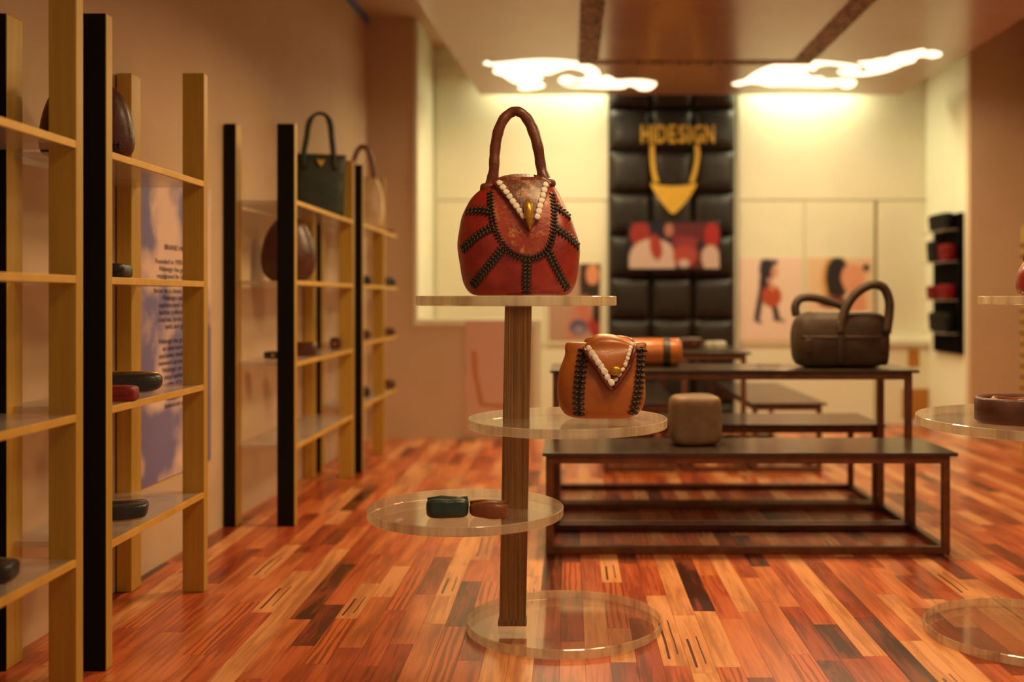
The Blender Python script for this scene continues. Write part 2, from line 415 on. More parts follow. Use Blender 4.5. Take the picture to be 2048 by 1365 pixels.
# paint a flat print onto a grid of coloured faces ----------------------------------
def print_mesh(name, corners, nx, ny, px_rect, bg, shapes, mat, blur=2.0, fn=None):
    p00, p10, p11, p01 = [Vector(c) for c in corners]   # top-left, top-right, bottom-right, bottom-left
    x0, y0, x1, y1 = px_rect
    u, v = np.meshgrid(np.linspace(0, 1, nx + 1), np.linspace(0, 1, ny + 1))
    X = x0 + (x1 - x0) * u; Y = y0 + (y1 - y0) * v
    col = np.zeros(X.shape + (3,)); col[:] = bg[:3]
    if fn: col = fn(u, v, col)
    for sh in shapes:
        if sh[0] == 'e':
            _, cx, cy, rx, ry, c = sh[:6]; a = math.radians(sh[6]) if len(sh) > 6 else 0
            dx, dy = X - cx, Y - cy; xx = dx * math.cos(a) + dy * math.sin(a); yy = -dx * math.sin(a) + dy * math.cos(a)
            d = (np.sqrt((xx / rx) ** 2 + (yy / ry) ** 2) - 1) * min(rx, ry)
        elif sh[0] == 'l':
            _, ax, ay, bx, by, w, c = sh; L2 = (bx - ax) ** 2 + (by - ay) ** 2 + 1e-9
            t = np.clip(((X - ax) * (bx - ax) + (Y - ay) * (by - ay)) / L2, 0, 1)
            d = np.hypot(X - ax - t * (bx - ax), Y - ay - t * (by - ay)) - w
        else:
            _, rx0, ry0, rx1, ry1, c = sh; d = np.maximum(np.maximum(rx0 - X, X - rx1), np.maximum(ry0 - Y, Y - ry1))
        k = np.clip(.5 - d / blur, 0, 1)[..., None]; col = col * (1 - k) + np.array(c[:3]) * k
    vs = []
    for j in range(ny + 1):
        for i in range(nx + 1):
            a, b = i / nx, j / ny
            vs.append(tuple(p00.lerp(p10, a).lerp(p01.lerp(p11, a), b)))
    fs = [(j * (nx + 1) + i, (j + 1) * (nx + 1) + i, (j + 1) * (nx + 1) + i + 1, j * (nx + 1) + i + 1) for j in range(ny) for i in range(nx)]
    me = bpy.data.meshes.new(name); me.from_pydata(vs, [], fs); me.materials.append(mat)
    at = me.color_attributes.new('Col', 'FLOAT_COLOR', 'POINT')
    at.data.foreach_set('color', np.concatenate([col.reshape(-1, 3), np.ones((col.size // 3, 1))], 1).astype(np.float32).ravel())
    return me
def text_mesh(name, body, size, extrude, align='CENTER', spacing=1.0, line=1.0, bold=0.0):
    cu = bpy.data.curves.new(name, 'FONT'); cu.body = body; cu.size = size; cu.extrude = extrude; cu.align_x = align
    cu.space_character = spacing; cu.space_line = line; cu.resolution_u = 3; cu.offset = bold
    o = bpy.data.objects.new(name, cu); COL.objects.link(o)
    dg = bpy.context.evaluated_depsgraph_get(); me = bpy.data.meshes.new_from_object(o.evaluated_get(dg))
    bpy.data.objects.remove(o); bpy.data.curves.remove(cu); me.name = name
    return me

# ================================================================== SETTING
YP, YB, ZC = 4.95, 5.55, H + 1.325      # partition depth, back wall depth, ceiling height
def wallx(y): return -1.03 + .0275 * (y - 2.4)
XR = 2.15
# floor ---------------------------------------------------------------------------
fl = struct('floor', MB().box((-1.12, .9, -.03), (XR + .05, YB + .05, -.004)), M['floor_base'])
pw = .047; planks = []
TAN, MID, DRK = [7, 3, .6, 0, 0, 0, .3], [1, 4, 4, 1.5, .3, .4, 1.6], [.6, 1.5, 3, 3, 1.8, 1.8, 1.0]
CW = [TAN, DRK, MID, TAN, MID, DRK, MID]
for cidx in range(int((XR + 1.10) / pw)):
    x = -1.10 + cidx * pw; y = .95 - random.random() * .3; prev = -1
    while y < YB:
        L = random.choice([.20, .27, .34, .34, .34, .45])
        k = random.choices(range(7), CW[cidx % 7])[0]
        if k == prev and k > 2: k = random.choice([1, 2])
        prev = k; y0, y1 = max(y, .92), min(y + L, YB + .03)
        if y1 - y0 > .02: planks.append((x, y0, y1, k))
        y += L
def in_frame(p):
    x, y0, y1, k = p; yc = (y0 + y1) / 2; xx = VX + (x + pw / 2) / yc * F; yy = VY + H / yc * F
    return 0 <= xx <= 2048 and yy <= 1380 and x > -.98 and x < 2.0
order = sorted([p for p in planks if in_frame(p)], key=lambda p: p[1])[:300]
chosen = set(id(p) for p in order); unit = {}
def plank_mesh(L):
    key = round(L, 3)
    if key not in unit:
        b = .0003; mb = MB(); w = pw
        vs = [(0, 0, -.004), (w, 0, -.004), (w, L, -.004), (0, L, -.004), (b, b, 0), (w - b, b, 0), (w - b, L - b, 0), (b, L - b, 0)]
        mb.add(vs, [(4, 5, 6, 7), (0, 1, 5, 4), (1, 2, 6, 5), (2, 3, 7, 6), (3, 0, 4, 7), (0, 3, 2, 1)])
        unit[key] = mb.mesh('plank', WOODS[0])
    return unit[key]
rest = MB()
for p in planks:
    x, y0, y1, k = p
    if id(p) in chosen:
        o = link('plank', plank_mesh(y1 - y0), fl); o.location = (x, y0, 0)
        o.material_slots[0].link = 'OBJECT'; o.material_slots[0].material = SLASH if (k < 2 and random.random() < .2) else WOODS[k]
    else:
        b = .0003; o = len(rest.v)
        rest.add([(x, y0, -.004), (x + pw, y0, -.004), (x + pw, y1, -.004), (x, y1, -.004), (x + b, y0 + b, 0), (x + pw - b, y0 + b, 0), (x + pw - b, y1 - b, 0), (x + b, y1 - b, 0)],
                 [(4, 5, 6, 7), (0, 1, 5, 4), (1, 2, 6, 5), (2, 3, 7, 6), (3, 0, 4, 7)], k)
me = rest.mesh('plank_field', WOODS); pf = link('plank_field', me, fl); pf['kind'] = 'stuff'
# walls ---------------------------------------------------------------------------
wl = MB().prism([(wallx(.9), .9), (wallx(YP), YP), (wallx(YP) - .1, YP), (wallx(.9) - .08, .9)], -.03, ZC)
struct('wall_left', wl, M['mauve'])
struct('wall_right', MB().box((XR, .9, -.03), (XR + .04, YB, ZC)), M['mauve'])
XA, XJ, XK = -.722, 1.878, -.172        # alcove left, alcove right, end of the knee wall
ZS = H - .098
wpl = struct('wall_partition_left', MB().box((wallx(YP) - .1, YP, -.03), (XA, YP + .05, ZC)), M['mauve'])
struct('wall_knee', MB().box((XA, YP, -.03), (XK, YP + .05, ZS - .03)), M['mauve'])
struct('trim_1', MB().box((XA, YP - .004, ZS - .03), (XK, YP + .06, ZS), bev=.003), M['cream'])
struct('trim_2', MB().box((XK, YP - .004, -.03), (XK + .035, YP + .06, ZS), bev=.003), M['cream'])
struct('trim_3', MB().box((XA - .014, YP - .006, ZS - .03), (XA + .004, YP + .004, ZC)), M['cream'])
struct('wall_alcove_left', MB().box((XA - .03, YP + .05, -.03), (XA, YB, ZC)), M['cream'])
struct('wall_partition_right', MB().box((XJ, YP - .02, -.03), (XR, YP + .03, ZC)), M['mauve'])
struct('wall_alcove_right', MB().box((XJ, YP + .03, -.03), (XJ + .05, YB, ZC)), M['cream'])
wb = struct('wall_back', MB().box((XA - .05, YB, -.03), (XJ + .06, YB + .05, ZC)), M['cream'])
struct('ceiling', MB().box((-1.2, .9, ZC), (XR + .04, YB + .05, ZC + .03)), M['mauve'])
# blue tape along the top of the left wall
bt = MB().prism([(wallx(3.2) + .001, 3.2), (wallx(YP) + .001, YP - .002), (wallx(YP) + .012, YP - .002), (wallx(3.2) + .012, 3.2)], ZC - .03, ZC - .002)
struct('trim_4', bt, M['blue'])
# boards on the back wall
def board(x0, x1, y0, y1, m='cream_board', t=.012):
    a = P(x0, y0, YB); b = P(x1, y1, YB)
    part('board', MB().box((a.x, YB - t, b.z), (b.x, YB - .0005, a.z), bev=.002), M[m], wb)
board(1476, 1606, 403, 690); board(1609, 1747, 403, 690); board(1755, 1884, 403, 690)
board(873, 1087, 403, 690); board(1093, 1214, 403, 690)
board(873, 1216, 131, 400); board(1476, 1886, 131, 400)
part('seam', MB().box(tuple(P(1748.5, 403, YB) - Vector((0, .003, 0))), tuple(P(1753.5, 846, YB) - Vector((0, -.004, 0)))), M['seam'], wb)
# hanging ceiling panel ----------------------------------------------------------
ZP = H + 1.027
def C2(px, py):
    D = 1.027 * F / (VY - py); return ((px - VX) / F * D, D)
pan = [(-.454, 5.30), (1.666, 5.30), (1.655, 3.2), (1.655, 1.1), (-.60, 1.1), (-.53, 3.6)]
cp = struct('ceiling_panel', MB().prism(pan, ZP, ZP + .025), M['panel'])
part('border_band', MB().box((.035, 1.3, ZP - .003), (.122, 4.60, ZP)), M['band'], cp)
part('border_band', MB().box((.965, 1.3, ZP - .003), (1.052, 4.60, ZP)), M['band'], cp)
part('border_band', MB().box((.122, 4.535, ZP - .003), (.965, 4.60, ZP)), M['band'], cp)
for hx in (-.42, 1.55):
    for hy in (1.5, 3.3, 5.0): part('hanger_rod', MB().tube([(hx, hy, ZP + .025), (hx, hy, ZC)], .006, 8), M['bronze'], cp)
# two scroll-shaped ceiling lamps (outlines lie in the panel's plane)
def inset(pl, d):
    n = len(pl); A = sum(pl[i][0] * pl[(i + 1) % n][1] - pl[(i + 1) % n][0] * pl[i][1] for i in range(n)); sg_ = 1 if A > 0 else -1; out = []
    for i in range(n):
        a, b, c = np.array(pl[i - 1]), np.array(pl[i]), np.array(pl[(i + 1) % n]); t = (c - a) / (np.linalg.norm(c - a) + 1e-9)
        out.append(tuple(b + np.array([-t[1], t[0]]) * sg_ * d))
    return out
def lamp(name, label, polys, names):
    pts = [C2(*q) for pl in polys for q in pl]; cx = sum(p[0] for p in pts) / len(pts); cy = sum(p[1] for p in pts) / len(pts)
    t = thing(name, label, 'ceiling lamp', (cx, cy, ZP), group=None)
    for pl, nm in zip(polys, names):
        pl = inset(pl, 1.2)
        sm = [tuple(p) for p in catmull([C2(*q) for q in pl] + [C2(*pl[0])], len(pl) * 4)][:-1]
        bm = bmesh.new(); lo = [bm.verts.new((p[0] - cx, p[1] - cy, -.0018)) for p in sm]; hi = [bm.verts.new((p[0] - cx, p[1] - cy, -.0002)) for p in sm]
        n = len(sm)
        for tri_ in tessellate_polygon([[Vector((p[0], p[1], 0)) for p in sm]]):
            for ring in (lo, hi):
                try: bm.faces.new([ring[k] for k in tri_])
                except ValueError: pass
        for i in range(n): bm.faces.new((lo[i], lo[(i + 1) % n], hi[(i + 1) % n], hi[i]))
        bmesh.ops.recalc_face_normals(bm, faces=bm.faces)
        me = bpy.data.meshes.new(nm); bm.to_mesh(me); bm.free(); me.materials.append(M['lamp']); link(nm, me, t)
    l = area('ceiling_lamp_light', (0, 0, -.012), .45, 7.5, (1.0, .76, .40), sy=.22, spread=170); l.parent = t
def cr(pts, ox, oy, s): return [(ox + x / s, oy + y / s) for x, y in pts]
lamp('ceiling_lamp', 'glowing scroll-shaped lamp on the ceiling panel above the red handbag, left of the two', [
    cr([(262, 512), (300, 484), (345, 500), (600, 476), (780, 470), (950, 480), (1080, 502), (1170, 540), (1208, 592), (1190, 640), (1120, 668), (1010, 655), (960, 668), (890, 668), (868, 642), (900, 612), (960, 606), (1020, 628), (1075, 625), (1092, 603), (1060, 572), (965, 552), (890, 568), (800, 600), (735, 600), (752, 622), (722, 645), (760, 675), (748, 705), (660, 722), (575, 726), (542, 706), (565, 686), (500, 662), (420, 612), (352, 588), (348, 552), (372, 528), (320, 530)], 900, 0, 4.014),
    cr([(890, 672), (1000, 680), (1100, 668), (1180, 640), (1235, 606), (1290, 612), (1340, 638), (1450, 633), (1560, 637), (1640, 652), (1662, 668), (1640, 702), (1590, 728), (1520, 724), (1480, 702), (1430, 692), (1390, 712), (1250, 714), (1100, 706), (980, 702)], 900, 0, 4.014)],
    ['scroll_crest', 'scroll_tail'])
lamp('ceiling_lamp', 'glowing scroll-shaped lamp on the ceiling panel right of the black padded column', [
    cr([(192, 520), (230, 503), (275, 492), (330, 452), (400, 417), (500, 388), (620, 374), (750, 374), (880, 387), (970, 402), (1003, 425), (985, 446), (925, 448), (895, 425), (820, 405), (740, 415), (705, 442), (668, 428), (668, 452), (692, 472), (750, 472), (790, 490), (900, 484), (960, 492), (972, 516), (940, 545), (890, 549), (858, 532), (800, 540), (700, 540), (550, 536), (430, 536), (360, 522), (300, 521), (230, 535)], 1400, 0, 3.102),
    cr([(846, 442), (880, 432), (960, 446), (1040, 438), (1000, 402), (978, 382), (1060, 372), (1110, 361), (1160, 356), (1220, 332), (1300, 317), (1384, 300), (1402, 312), (1450, 310), (1500, 326), (1490, 350), (1440, 362), (1390, 354), (1350, 360), (1328, 386), (1260, 406), (1180, 440), (1080, 464), (980, 474), (880, 466)], 1400, 0, 3.102)],
    ['scroll_crest', 'scroll_tail'])

# ================================================================== BACK WALL THINGS
# padded column
YC = YB - .07
a = P(1218, 131, YC); b = P(1472, 131, YC); cw = (b.x - a.x) / 3; rh = 84.7 / F * YC
pp = thing('padded_column', 'tall black leather column of square padded cushions on the back wall', 'wall panel', ((a.x + b.x) / 2, YB, 0))
part('backing_board', MB().box((a.x, YB - .03, .001), (b.x, YB - .001, ZP + .2), bev=.003), M['black'], pp, True)
def cushion(hh):
    mb = MB(); n = 14; vs = []
    for j in range(n + 1):
        for i in range(n + 1):
            u = -1 + 2 * i / n; v = -1 + 2 * j / n
            h = .040 * ((1 - abs(u) ** 4) * (1 - abs(v) ** 4)) ** .45
            vs.append((u * cw / 2 * .992, -h, v * hh / 2 * .992))
    return mb.add(vs, [(j * (n + 1) + i, j * (n + 1) + i + 1, (j + 1) * (n + 1) + i + 1, (j + 1) * (n + 1) + i) for j in range(n) for i in range(n)], 0, True)
cm = cushion(rh).mesh('cushion', M['cushion'])
ztop = a.z; nr_ = int(ztop / rh); last = ztop - nr_ * rh
for j in range(nr_ + 1):
    for i in range(3):
        if j < nr_: o = link('cushion', cm, pp); zc = ztop - (j + .5) * rh
        else:
            if i == 0: cm2 = cushion(last - .004).mesh('cushion', M['cushion'])
            o = link('cushion', cm2, pp); zc = last / 2 + .002
        o.location = (a.x + cw * (i + .5) - pp.location.x, -.03, zc)
YF = YB - .078
# sign letters
t0 = P(1355, 287, YF)
sg = thing('shop_sign', 'gold raised capital letters reading HIDESIGN on the black padded column', 'sign', (t0.x, YF, t0.z))
xs = [1282, 1304, 1313, 1337, 1356, 1376, 1385, 1409]; ws = [18, 5, 20, 15, 16, 5, 20, 19]
for ch, px, w in zip('HIDESIGN', xs, ws):
    me = text_mesh('letter', ch, 1.0, .08, 'LEFT', bold=.022); co = np.array([v.co[:] for v in me.vertices]); mn, mx = co.min(0), co.max(0)
    sc_x = (w / F * YF) / (mx[0] - mn[0]); sc_z = (36 / F * YF) / (mx[1] - mn[1]); x0 = P(px, 0, YF).x - t0.x
    for v, c in zip(me.vertices, co): v.co = (x0 + (c[0] - mn[0]) * sc_x, -.002 - (c[2] - mn[2]) * .1, (c[1] - mn[1]) * sc_z)
    me.flip_normals() if False else None
    me.materials.append(M['gold_sign']); bm = bmesh.new(); bm.from_mesh(me); bmesh.ops.recalc_face_normals(bm, faces=bm.faces); bm.to_mesh(me); bm.free()
    link('letter', me, sg)
# gold emblem (bag with two straps and a triangular flap)
e0 = P(1345, 428, YF); em = thing('emblem', 'gold triangular flap with two curved straps below the gold letters', 'emblem', (e0.x, YF, e0.z))
def pxy(px, py, Y=YF): p = P(px, py, Y); return (p.x, p.z)
tri = [tuple(q) for q in catmull([pxy(*q) for q in [(1302, 366), (1318, 371), (1346, 373), (1374, 371), (1392, 366)]], 12)] + \
      [tuple(q) for q in catmull([pxy(*q) for q in [(1391, 374), (1376, 398), (1358, 419), (1346, 428), (1335, 420), (1316, 396), (1302, 372)]], 18)]
part('flap', MB().prism(tri, YF - .014, YF - .002, axis='y'), M['gold_sign'], em, True)
for outer, inner in (([(1300, 290), (1300, 318), (1303, 345), (1307, 364)], [(1318, 366), (1312, 345), (1309, 318), (1308, 290)]),
                     ([(1397, 290), (1399, 310), (1395, 338), (1388, 364)], [(1378, 367), (1386, 340), (1390, 312), (1389, 290)])):
    pl = [tuple(q) for q in catmull([pxy(*q) for q in outer], 12)] + [tuple(q) for q in catmull([pxy(*q) for q in inner], 12)]
    part('strap', MB().prism(pl, YF - .012, YF - .002, axis='y'), M['gold_sign'], em, True)
# screen
s0 = P(1347, 541, YF); tv = thing('television', 'flat screen showing people in white shirts against red on the padded column', 'screen', (s0.x, YF, s0.z))
aa, bb = P(1254, 443, YF), P(1442, 541, YF)
part('screen_case', MB().box((aa.x, YF - .022, bb.z), (bb.x, YF, aa.z), bev=.004), M['screen_frame'], tv, True)
red, mar, wht, skin, drk = C(138, 42, 36), C(88, 30, 38), C(190, 164, 152), C(160, 104, 86), C(24, 22, 40)
shp = [('r', 1345, 440, 1440, 540, mar), ('e', 1281, 468, 21, 26, red), ('e', 1320, 458, 22, 22, drk), ('e', 1338, 460, 9, 14, skin),
       ('e', 1306, 512, 46, 34, wht), ('r', 1258, 512, 1350, 541, wht), ('e', 1312, 495, 12, 26, C(150, 52, 48), -10), ('e', 1360, 490, 16, 20, C(120, 40, 50)), ('e', 1378, 492, 22, 18, C(130, 48, 52)),
       ('e', 1370, 512, 24, 20, C(160, 62, 54)), ('e', 1424, 470, 15, 26, C(156, 38, 34)), ('e', 1400, 492, 8, 9, drk), ('e', 1421, 515, 18, 24, wht), ('r', 1408, 520, 1440, 541, wht), ('e', 1368, 527, 11, 8, wht)]
a1, b1 = P(1257, 446, YF - .0225), P(1439, 537, YF - .0225)
y = YF - .0225
me = print_mesh('picture', [(a1.x, y, a1.z), (b1.x, y, a1.z), (b1.x, y, b1.z), (a1.x, y, b1.z)], 90, 46, (1257, 446, 1439, 537), drk, shp, M['screen'], 5)
o = link('picture', me, tv); o.matrix_parent_inverse = Matrix.Translation(-Vector(tv.location))
# posters on the back wall
def poster(label, rect, bg, shp, blur=4, Y=YB - .013, nx=60, ny=70, cat='poster'):
    a, b = P(rect[0], rect[1], Y), P(rect[2], rect[3], Y)
    t = thing('poster', label, cat, ((a.x + b.x) / 2, Y, b.z))
    part('paper_sheet', MB().box((a.x, Y - .003, b.z), (b.x, Y, a.z)), M['cream_board'], t, True)
    y = Y - .0035
    me = print_mesh('printed_picture', [(a.x, y, a.z), (b.x, y, a.z), (b.x, y, b.z), (a.x, y, b.z)], nx, ny, rect, bg, shp, M['print'], blur)
    o = link('printed_picture', me, t); o.matrix_parent_inverse = Matrix.Translation(-Vector(t.location)); return t
nav, bagred = C(36, 34, 52), C(178, 74, 48)
poster('poster of a dark-clad walking figure carrying a round red bag', (1478, 515, 1603, 682), C(232, 206, 192),
       [('r', 1521, 520, 1555, 530, nav), ('e', 1533, 540, 15, 22, nav), ('e', 1549, 545, 7, 12, C(206, 150, 124)), ('e', 1531, 565, 13, 22, nav), ('l', 1524, 575, 1514, 636, 6, nav), ('l', 1540, 580, 1554, 636, 6, nav),
        ('l', 1511, 641, 1521, 645, 3, nav), ('l', 1549, 639, 1566, 642, 3, nav), ('e', 1543, 593, 20, 22, bagred), ('l', 1538, 560, 1545, 578, 4, C(206, 150, 124))])
poster('poster of a dark-haired face in profile behind the brown duffel bag', (1614, 515, 1744, 690), C(226, 196, 164),
       [('e', 1668, 560, 26, 50, C(210, 160, 100)), ('e', 1675, 556, 24, 42, C(34, 28, 34)), ('r', 1655, 530, 1690, 590, C(34, 28, 34)), ('e', 1706, 556, 24, 28, C(222, 158, 128)), ('r', 1688, 534, 1726, 580, C(222, 158, 128)), ('e', 1732, 536, 7, 8, C(52, 40, 36)),
        ('l', 1712, 580, 1716, 620, 16, C(220, 152, 122)), ('e', 1665, 605, 30, 12, C(120, 40, 40))])
poster('poster of a dark-haired person in red with a blue bag beside the padded column', (1098, 527, 1201, 680), C(178, 142, 122),
       [('e', 1180, 560, 21, 36, C(40, 26, 24)), ('r', 1160, 529, 1202, 545, C(40, 26, 24)), ('e', 1185, 550, 13, 22, C(214, 142, 104)), ('r', 1160, 570, 1199, 594, C(44, 28, 26)), ('e', 1155, 640, 18, 50, C(188, 128, 108), 20),
        ('l', 1160, 610, 1185, 650, 10, C(190, 112, 94)), ('e', 1193, 630, 8, 34, C(48, 24, 24)), ('e', 1190, 660, 11, 22, C(160, 44, 36), -30), ('e', 1157, 655, 18, 16, C(84, 80, 116)), ('e', 1158, 660, 10, 8, C(150, 132, 150))])
# knee wall sheet with a tan strap line
kp = poster('pale mauve sheet with a tan L-shaped curve on the low wall', (931, 642, 1062, 870), C(212, 170, 154),
       [('l', 948, 706, 950, 745, 5, C(190, 122, 62)), ('l', 950, 745, 962, 805, 4.5, C(190, 122, 62)), ('l', 962, 809, 1050, 818, 4, C(190, 122, 62))], 4, YP - .001)
# low cream panel with tan rectangles in the far right corner
a, b = P(1760, 690, YB - .03), P(1884, 848, YB - .03)
cb = thing('wall_cabinet', 'low cream cabinet with two tan rectangles in the far right corner', 'cabinet', ((a.x + b.x) / 2, YB - .02, 0))
part('body', MB().box((a.x, YB - .05, .002), (b.x, YB - .013, a.z), bev=.003), M['cream_board'], cb, True)
part('top_ledge', MB().box((a.x - .01, YB - .07, a.z), (b.x, YB - .013, a.z + .03), bev=.003), M['cream'], cb, True)
for r in ((1816, 698, 1838, 733), (1804, 778, 1857, 838)):
    q, w = P(r[0], r[1], YB - .05), P(r[2], r[3], YB - .05)
    part('door_panel', MB().box((q.x, YB - .056, w.z), (w.x, YB - .0495, q.z), bev=.002), M['tan'], cb, True)
# wall rack on the alcove side
ra = thing('wall_rack', 'black wall rack with thin shelves on the lit right side wall', 'rack', (XJ, 5.2, H - .26))
part('backboard', MB().box((XJ - .022, 5.0, H - .268), (XJ - .0005, 5.37, H + .41), bev=.004), M['matte_black'], ra, True)
rz = [H + (VY - q) / F * 5.2 for q in (463, 525, 600, 665)]
for z in rz: part('shelf', MB().box((XJ - .085, 5.02, z - .006), (XJ - .022, 5.35, z), bev=.002), M['shelf'], ra, True)
for z, y, w, hh, mname, col, lab in [(rz[0], 5.18, .28, .085, 'black_bag', C(22, 20, 22), 'black bag on the topmost shelf of the wall rack'),
                                (rz[1], 5.10, .15, .085, 'red_purse', C(150, 24, 30), 'red purse on the second shelf of the wall rack'),
                                (rz[1], 5.27, .14, .11, 'black_bag', C(26, 22, 24), 'black bag beside the red purse on the second rack shelf'),
                                (rz[2], 5.11, .16, .075, 'red_purse', C(158, 26, 34), 'red purse on the third shelf of the wall rack, nearer one'),
                                (rz[2], 5.28, .12, .07, 'red_purse', C(150, 30, 36), 'red purse on the third shelf of the wall rack, farther one'),
                                (rz[3], 5.18, .28, .10, 'black_bag', C(28, 28, 26), 'dark bag on the lowest shelf of the wall rack')]:
    t = thing(mname, lab, 'bag' if 'bag' in mname else 'purse', (XJ - .047, y, z + .0005))
    lm = leather(mname + '_leather', mix2(col, (0, 0, 0), .45), None, .6, coat=0.0); lm.node_tree.nodes['Principled BSDF'].inputs['Specular IOR Level'].default_value = .12
    part('body', MB().blob((0, 0, hh / 2), (.022, w / 2, hh / 2), .4, .4, 24, 14, amp=.003), lm, t)
    part('flap', MB().blob((-.006, 0, hh * .72), (.018, w / 2 * .98, hh * .27), .35, .35, 20, 10), lm, t)

# ================================================================== BRAND POSTER ON THE LEFT WALL
Y0, Y1, ZT, ZB = 2.44, 2.955, H + .305, H - .455
bp = thing('wall_poster', 'blue sky and cloud poster headed BRAND HISTORY on the left wall', 'poster', (wallx(2.7) + .001, 2.7, ZB))
def wp(y, z, e=.004): return (wallx(y) + e, y, z)
mb = MB(); q = [wp(Y0, 0, .0005)[:2], wp(Y1, 0, .0005)[:2], wp(Y1, 0, .0035)[:2], wp(Y0, 0, .0035)[:2]]; mb.prism(q, ZB, ZT)
part('paper_sheet', mb, M['cream_board'], bp, True)
def sky(u, v, col):
    out = np.array(col); sk = np.array(C(122, 116, 168)[:3]); cl = np.array(C(226, 196, 186)[:3])
    for j in range(u.shape[0]):
        for i in range(u.shape[1]):
            p = Vector((u[j, i] * 2.2, v[j, i] * 3.4, 1.3)); n = noise.fractal(p * 1.25, 1.0, 2.0, 5)
            bias = float(np.interp(v[j, i], [0, .12, .2, .3, .4, .55, .66, .74, .8, 1], [-.55, -.4, -.05, .15, -.05, -.2, -.1, .1, -.25, -.35])) + u[j, i] * float(np.interp(v[j, i], [0, .25, .4], [1.0, .5, 0]))
            k = min(max((n * .8 + bias) * 2.2 + .45, 0), 1); out[j, i] = sk * (1 - k) + cl * k
    return out
me = print_mesh('sky_print', [wp(Y0, ZT), wp(Y1, ZT), wp(Y1, ZB), wp(Y0, ZB)], 90, 130, (0, 0, 1, 1), C(150, 140, 180), [], M['print'], fn=sky)
o = link('sky_print', me, bp); o.matrix_parent_inverse = Matrix.Translation(-Vector(bp.location))
lines = ['BRAND HISTORY', '', 'Founded in 1978 as a two man', 'Hidesign has grown into a', 'recognised for its quality and', '', 'focus on a classic contemporary', 'Hidesign caters to the',
         'sophisticated urban profile', 'leather collection includes', 'clutches, briefcases, wallets', 'belts and garments', '', 'Hidesign has grown from a', 'an international brand', 'exclusive retail stores and', 'network across more than',
         'Hidesign can be found', 'retail outlets, across', 'some of it open in', '', 'shoppers stop in', 'botanicals and duty']
for k, ln in enumerate(lines):
    if not ln: continue
    z = H + (VY - 500) / F * 2.66 - k * .0182; s = .0188 if k else .0195
    me = text_mesh('text_line', ln, s, 0, 'CENTER')
    co = [v.co.copy() for v in me.vertices]
    for v, c in zip(me.vertices, co): y = 2.735 + c.x * 1.30; v.co = Vector(wp(y, z + c.y, .0052)) - Vector(bp.location)
    me.materials.clear(); me.materials.append(M['ink']); link('text_line', me, bp)

# ================================================================== SHELF UNITS (left wall)
SZ = [H + .265, H + .038, H - .196, H - .44]
PT = H + .51
def shelf_unit(label, y0, y1, xf0, xf1, ys0, ys1, near_black=True, far=True, sz=SZ, edge=M['gold_edge']):
    t = thing('shelf_unit', label, 'shelf', ((wallx(y0) + xf1) / 2, (y0 + y1) / 2, 0))
    posts = []
    if near_black is not None: posts.append((y0, True))
    if far: posts.append((y1, False))
    for y, blk in posts:
        for (xa, xb, dep) in ((wallx(y + .03) + .004, wallx(y + .03) + .038, .055), (xf0, xf1, .026)):
            p = part('post', MB().box((xa, y, .0005), (xb, y + dep, PT), bev=.002), M['gold'], t, True)
            if blk and near_black:
                part('black_facing', MB().box((xa + .001, y - .0025, .001), (xb - .001, y - .0002, PT - .002)), M['black'], p, True)
    for z in sz:
        s = part('shelf', MB().box((wallx(ys1) + .004, ys0, z - .012), (xf1 - .007, ys1, z)), M['shelf'], t, True)
        part('edge_strip', MB().box((xf1 - .0068, ys0, z - .0125), (xf1 - .0005, ys1, z + .0005), bev=.001), edge, s, True)
    return t
shelf_unit('gold shelf unit at the left edge of the picture, nearest the camera', 1.20, 1.765, -.877, -.830, 1.23, 1.785, near_black=True)
shelf_unit('gold and black shelf unit in front of the sky poster', 1.875, 2.375, -.877, -.828, 1.90, 2.40)
shelf_unit('gold and black shelf unit holding the dark green tote', 3.06, 3.88, -.854, -.802, 3.085, 3.905, sz=[H + .288, H + .052, H - .188, H - .432])
shelf_unit('gold and black shelf unit holding the cream bag, by the far corner', 4.0, 4.46, -.840, -.790, 4.025, 4.80, sz=[H + .288, H + .052, H - .170, H - .41])
# right wall upright at the edge of the frame
ru = thing('shelf_upright', 'gold notched upright at the right edge of the picture', 'shelf', (1.93, 4.4, 0))
part('post', MB().box((1.90, 4.39, .001), (1.95, 4.42, H + .30), bev=.003), M['gold'], ru, True)
for k in range(18):
    z = .10 + k * .046; part('notch_peg', MB().box((1.890, 4.395, z), (1.8995, 4.415, z + .013), bev=.002), M['bronze'], ru, True)

# ================================================================== DISPLAY TABLES
def bench(name, label, x0, x1, y0, y1, h, group=None):
    t = thing(name, label, 'table', ((x0 + x1) / 2, (y0 + y1) / 2, 0)); w = .019
    part('top', MB().box((x0 - .008, y0 - .008, h - .009), (x1 + .018, y1 + .004, h), bev=.0015), M['table'], t, True)
    for x in (x0, x1 - w):
        for y in (y0, y1 - w): part('leg', MB().box((x, y, .0006), (x + w, y + w, h - .0095), bev=.0015), M['bronze'], t, True)
    for z in (.001, h - .0095 - w):
        for y in (y0, y1 - w): part('rail', MB().box((x0 + w, y, z), (x1 - w, y + w, z + w), bev=.0015), M['bronze'], t, True)
        for x in (x0, x1 - w): part('rail', MB().box((x, y0 + w, z), (x + w, y1 - w, z + w), bev=.0015), M['bronze'], t, True)
LO, HI = .265, .459
bench('display_bench', 'low dark display bench with the taupe cube bag, nearest bench', -.063, .987, 2.725, 3.015, LO)
bench('display_table', 'tall dark display table carrying the duffel bag and orange roll bag', -.05, .99, 3.035, 3.325, HI)
bench('display_bench', 'low dark bench directly behind the tall table with the duffel bag', -.05, .985, 3.345, 3.66, LO)
bench('display_bench', 'low dark bench left of the rearmost tall table', .13, .40, 4.02, 5.0, LO)
